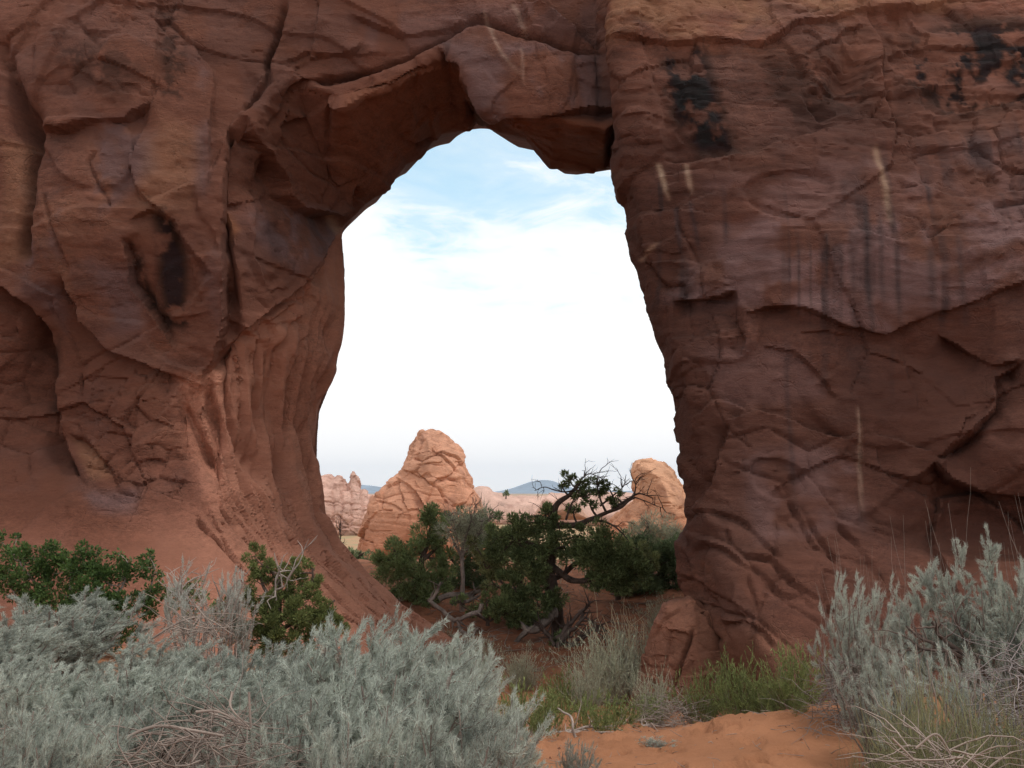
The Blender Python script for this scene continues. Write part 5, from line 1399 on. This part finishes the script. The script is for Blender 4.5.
brush_heap('brush_heap', 'heap of tangled dead brush in the middle of the sagebrush', 205, 764, 6.2, 230, 54, 900, 511,
           big=[([(104, 764, -.3), (118, 746, -.3), (136, 733, -.3), (160, 726, -.3), (190, 730, -.3), (224, 736, -.3)], .012, .008), ([(196, 712, -.2), (214, 711, -.2), (228, 716, -.2), (244, 726, -.2)], .010, .006), ([(232, 692, -.1), (231, 708, -.2), (250, 728, -.2)], .006, .006),
                ([(249, 692, -.2), (250, 712, -.2), (251, 728, -.2)], .008, .007), ([(118, 766, -.5), (140, 750, -.5), (152, 732, -.5)], .006, .004), ([(166, 760, -.5), (176, 742, -.5), (190, 736, -.5)], .006, .004)])
brush_heap('brush_heap', 'brownish dead twigs between the leafy bush and the sagebrush', 190, 650, 10.6, 110, 44, 300, 512, big=[([(150, 640, 0), (180, 622, 0), (205, 618, 0), (232, 634, 0)], .012, .006), ([(196, 606, 0), (212, 626, 0), (222, 642, 0)], .010, .006)])
brush_heap('brush_heap', 'tangled pale dead twigs under the olive stemmed shrubs at the bottom right', 944, 768, 5.5, 150, 34, 420, 513, MAT_TWIG,
           big=[([(892, 738, -.2), (906, 752, -.2), (914, 760, -.2)], .006, .005), ([(916, 748, -.2), (936, 734, -.2), (950, 752, -.2)], .007, .005)])
brush_heap('brush_heap', 'purple grey bundle of dead twigs at the right edge', 1022, 690, 7.6, 80, 48, 360, 514, plain_material('purple_grey_twig', (.26, .22, .21), .9, .3, 8))
brush_heap('brush_heap', 'grey dead twigs at the crest of the sand rise left of the olive shrub', 846, 690, 10.8, 80, 34, 240, 515, plain_material('ash_twig', (.24, .20, .18), .9, .3, 8),
           big=[([(830, 660, 0), (836, 668, 0), (840, 690, 0)], .010, .006), ([(872, 662, 0), (870, 676, 0), (880, 694, 0), (886, 704, 0)], .010, .006)])
brush_heap('brush_heap', 'grey twig litter beside the sloping foot rock above the sand', 676, 722, 13.6, 80, 26, 200, 516, MAT_DEAD)
# the dark crooked branches inside the large right sagebrush
deadwood('bare_branches', 'dark crooked bare branches under the crown of the large right sagebrush', 9.2, [([(1000, 690, 0), (980, 668, 0), (958, 650, 0), (940, 636, 0), (930, 622, 0)], .04, .012), ([(970, 660, 0), (944, 650, -.1), (924, 640, -.1), (906, 626, -.1)], .022, .008),
         ([(980, 668, 0), (966, 644, .1), (958, 626, .1), (950, 610, .1)], .022, .007), ([(958, 650, 0), (936, 652, -.2), (916, 648, -.2), (904, 638, -.2)], .016, .006), ([(990, 680, 0), (984, 650, .1), (984, 620, .1)], .02, .006)], 521, mat=MAT_DARKTWIG, twigs=9, tl=.4, drop=False, cat='bare branches')
# ------------------------------------------------------------------ litter: too small and many to be things
def litter():
    g = np.random.default_rng(77); mb = MB()
    n = 900
    px_ = g.uniform(360, 700, n); Y = g.uniform(17.2, 27, n)
    for k in range(n):
        x = float(ray(px_[k], 600)[0] * Y[k]); z = float(gz(x, Y[k]))
        a = g.uniform(0, 6.3); d = np.array([math.cos(a), math.sin(a), g.normal() * .25])
        mb.tube(wander((x, Y[k], z + .01), d, g.uniform(.12, .55), 4, .2, g), np.linspace(.012, .004, 5) * g.uniform(.4, 1.2), 3)
    for k in range(420):
        y = g.uniform(8.5, 15); x = float(ray(g.uniform(480, 880), 700)[0] * y); z = float(gz(x, y))
        a = g.uniform(0, 6.3)
        mb.tube(wander((x, y, z + .004), (math.cos(a), math.sin(a), g.normal() * .2), g.uniform(.04, .22), 3, .25, g), np.linspace(.0045, .002, 4), 3)
    # pebbles and rock chips
    pb = MB()
    for k in range(260):
        y = g.uniform(8.5, 19); x = float(ray(g.uniform(430, 880), 700)[0] * y); z = float(gz(x, y)); r = g.uniform(.006, .03)
        a = rdir(6, g) * r * g.uniform(.6, 1.2, size=(6, 1)); a = a[np.argsort(np.arctan2(a[:, 1], a[:, 0]))]; a[:, 2] = np.abs(a[:, 2]) * .3
        c = np.array([x, y, z]); t = np.array([0, 0, r * .9])
        pb.tris(c + a, c + np.roll(a, -1, 0), np.repeat((c + t)[None], 6, 0))
    tag(pb.build('pebbles', plain_material('red_pebble', (.26, .115, .07), .9, .4, 8), smooth=False), 'small red rock chips on the sand', 'pebbles', kind='stuff')
    o = mb.build('twig_litter', MAT_TWIG); tag(o, 'scattered dry twigs lying on the red sand', 'litter', kind='stuff')
    # low seedlings and dry grass scraps on the soil behind the arch
    P = []
    for k in range(260):
        y = g.uniform(17.5, 30); x = float(ray(g.uniform(400, 690), 600)[0] * y)
        if vnoise(np.array([[x * .6, y * .6, 0]]), 5)[0] < -.1: continue
        m = g.integers(8, 26)
        P.append(np.stack([x + g.normal(size=m) * .10, y + g.normal(size=m) * .10, np.full(m, float(gz(x, y)))], 1))
    P = np.concatenate(P); mb = MB()
    D = unit(np.stack([g.normal(size=len(P)) * .6, g.normal(size=len(P)) * .6, np.ones(len(P))], 1))
    blades(mb, P, D, g.uniform(.05, .22, len(P)), g.uniform(.008, .018, len(P)), g)
    o = mb.build('ground_cover', MAT_GREYBRUSH, smooth=False); tag(o, 'low dry tufts on the soil under the junipers', 'ground cover', kind='stuff')
litter()
print('scene built', round(time.time() - T0, 1), 's')
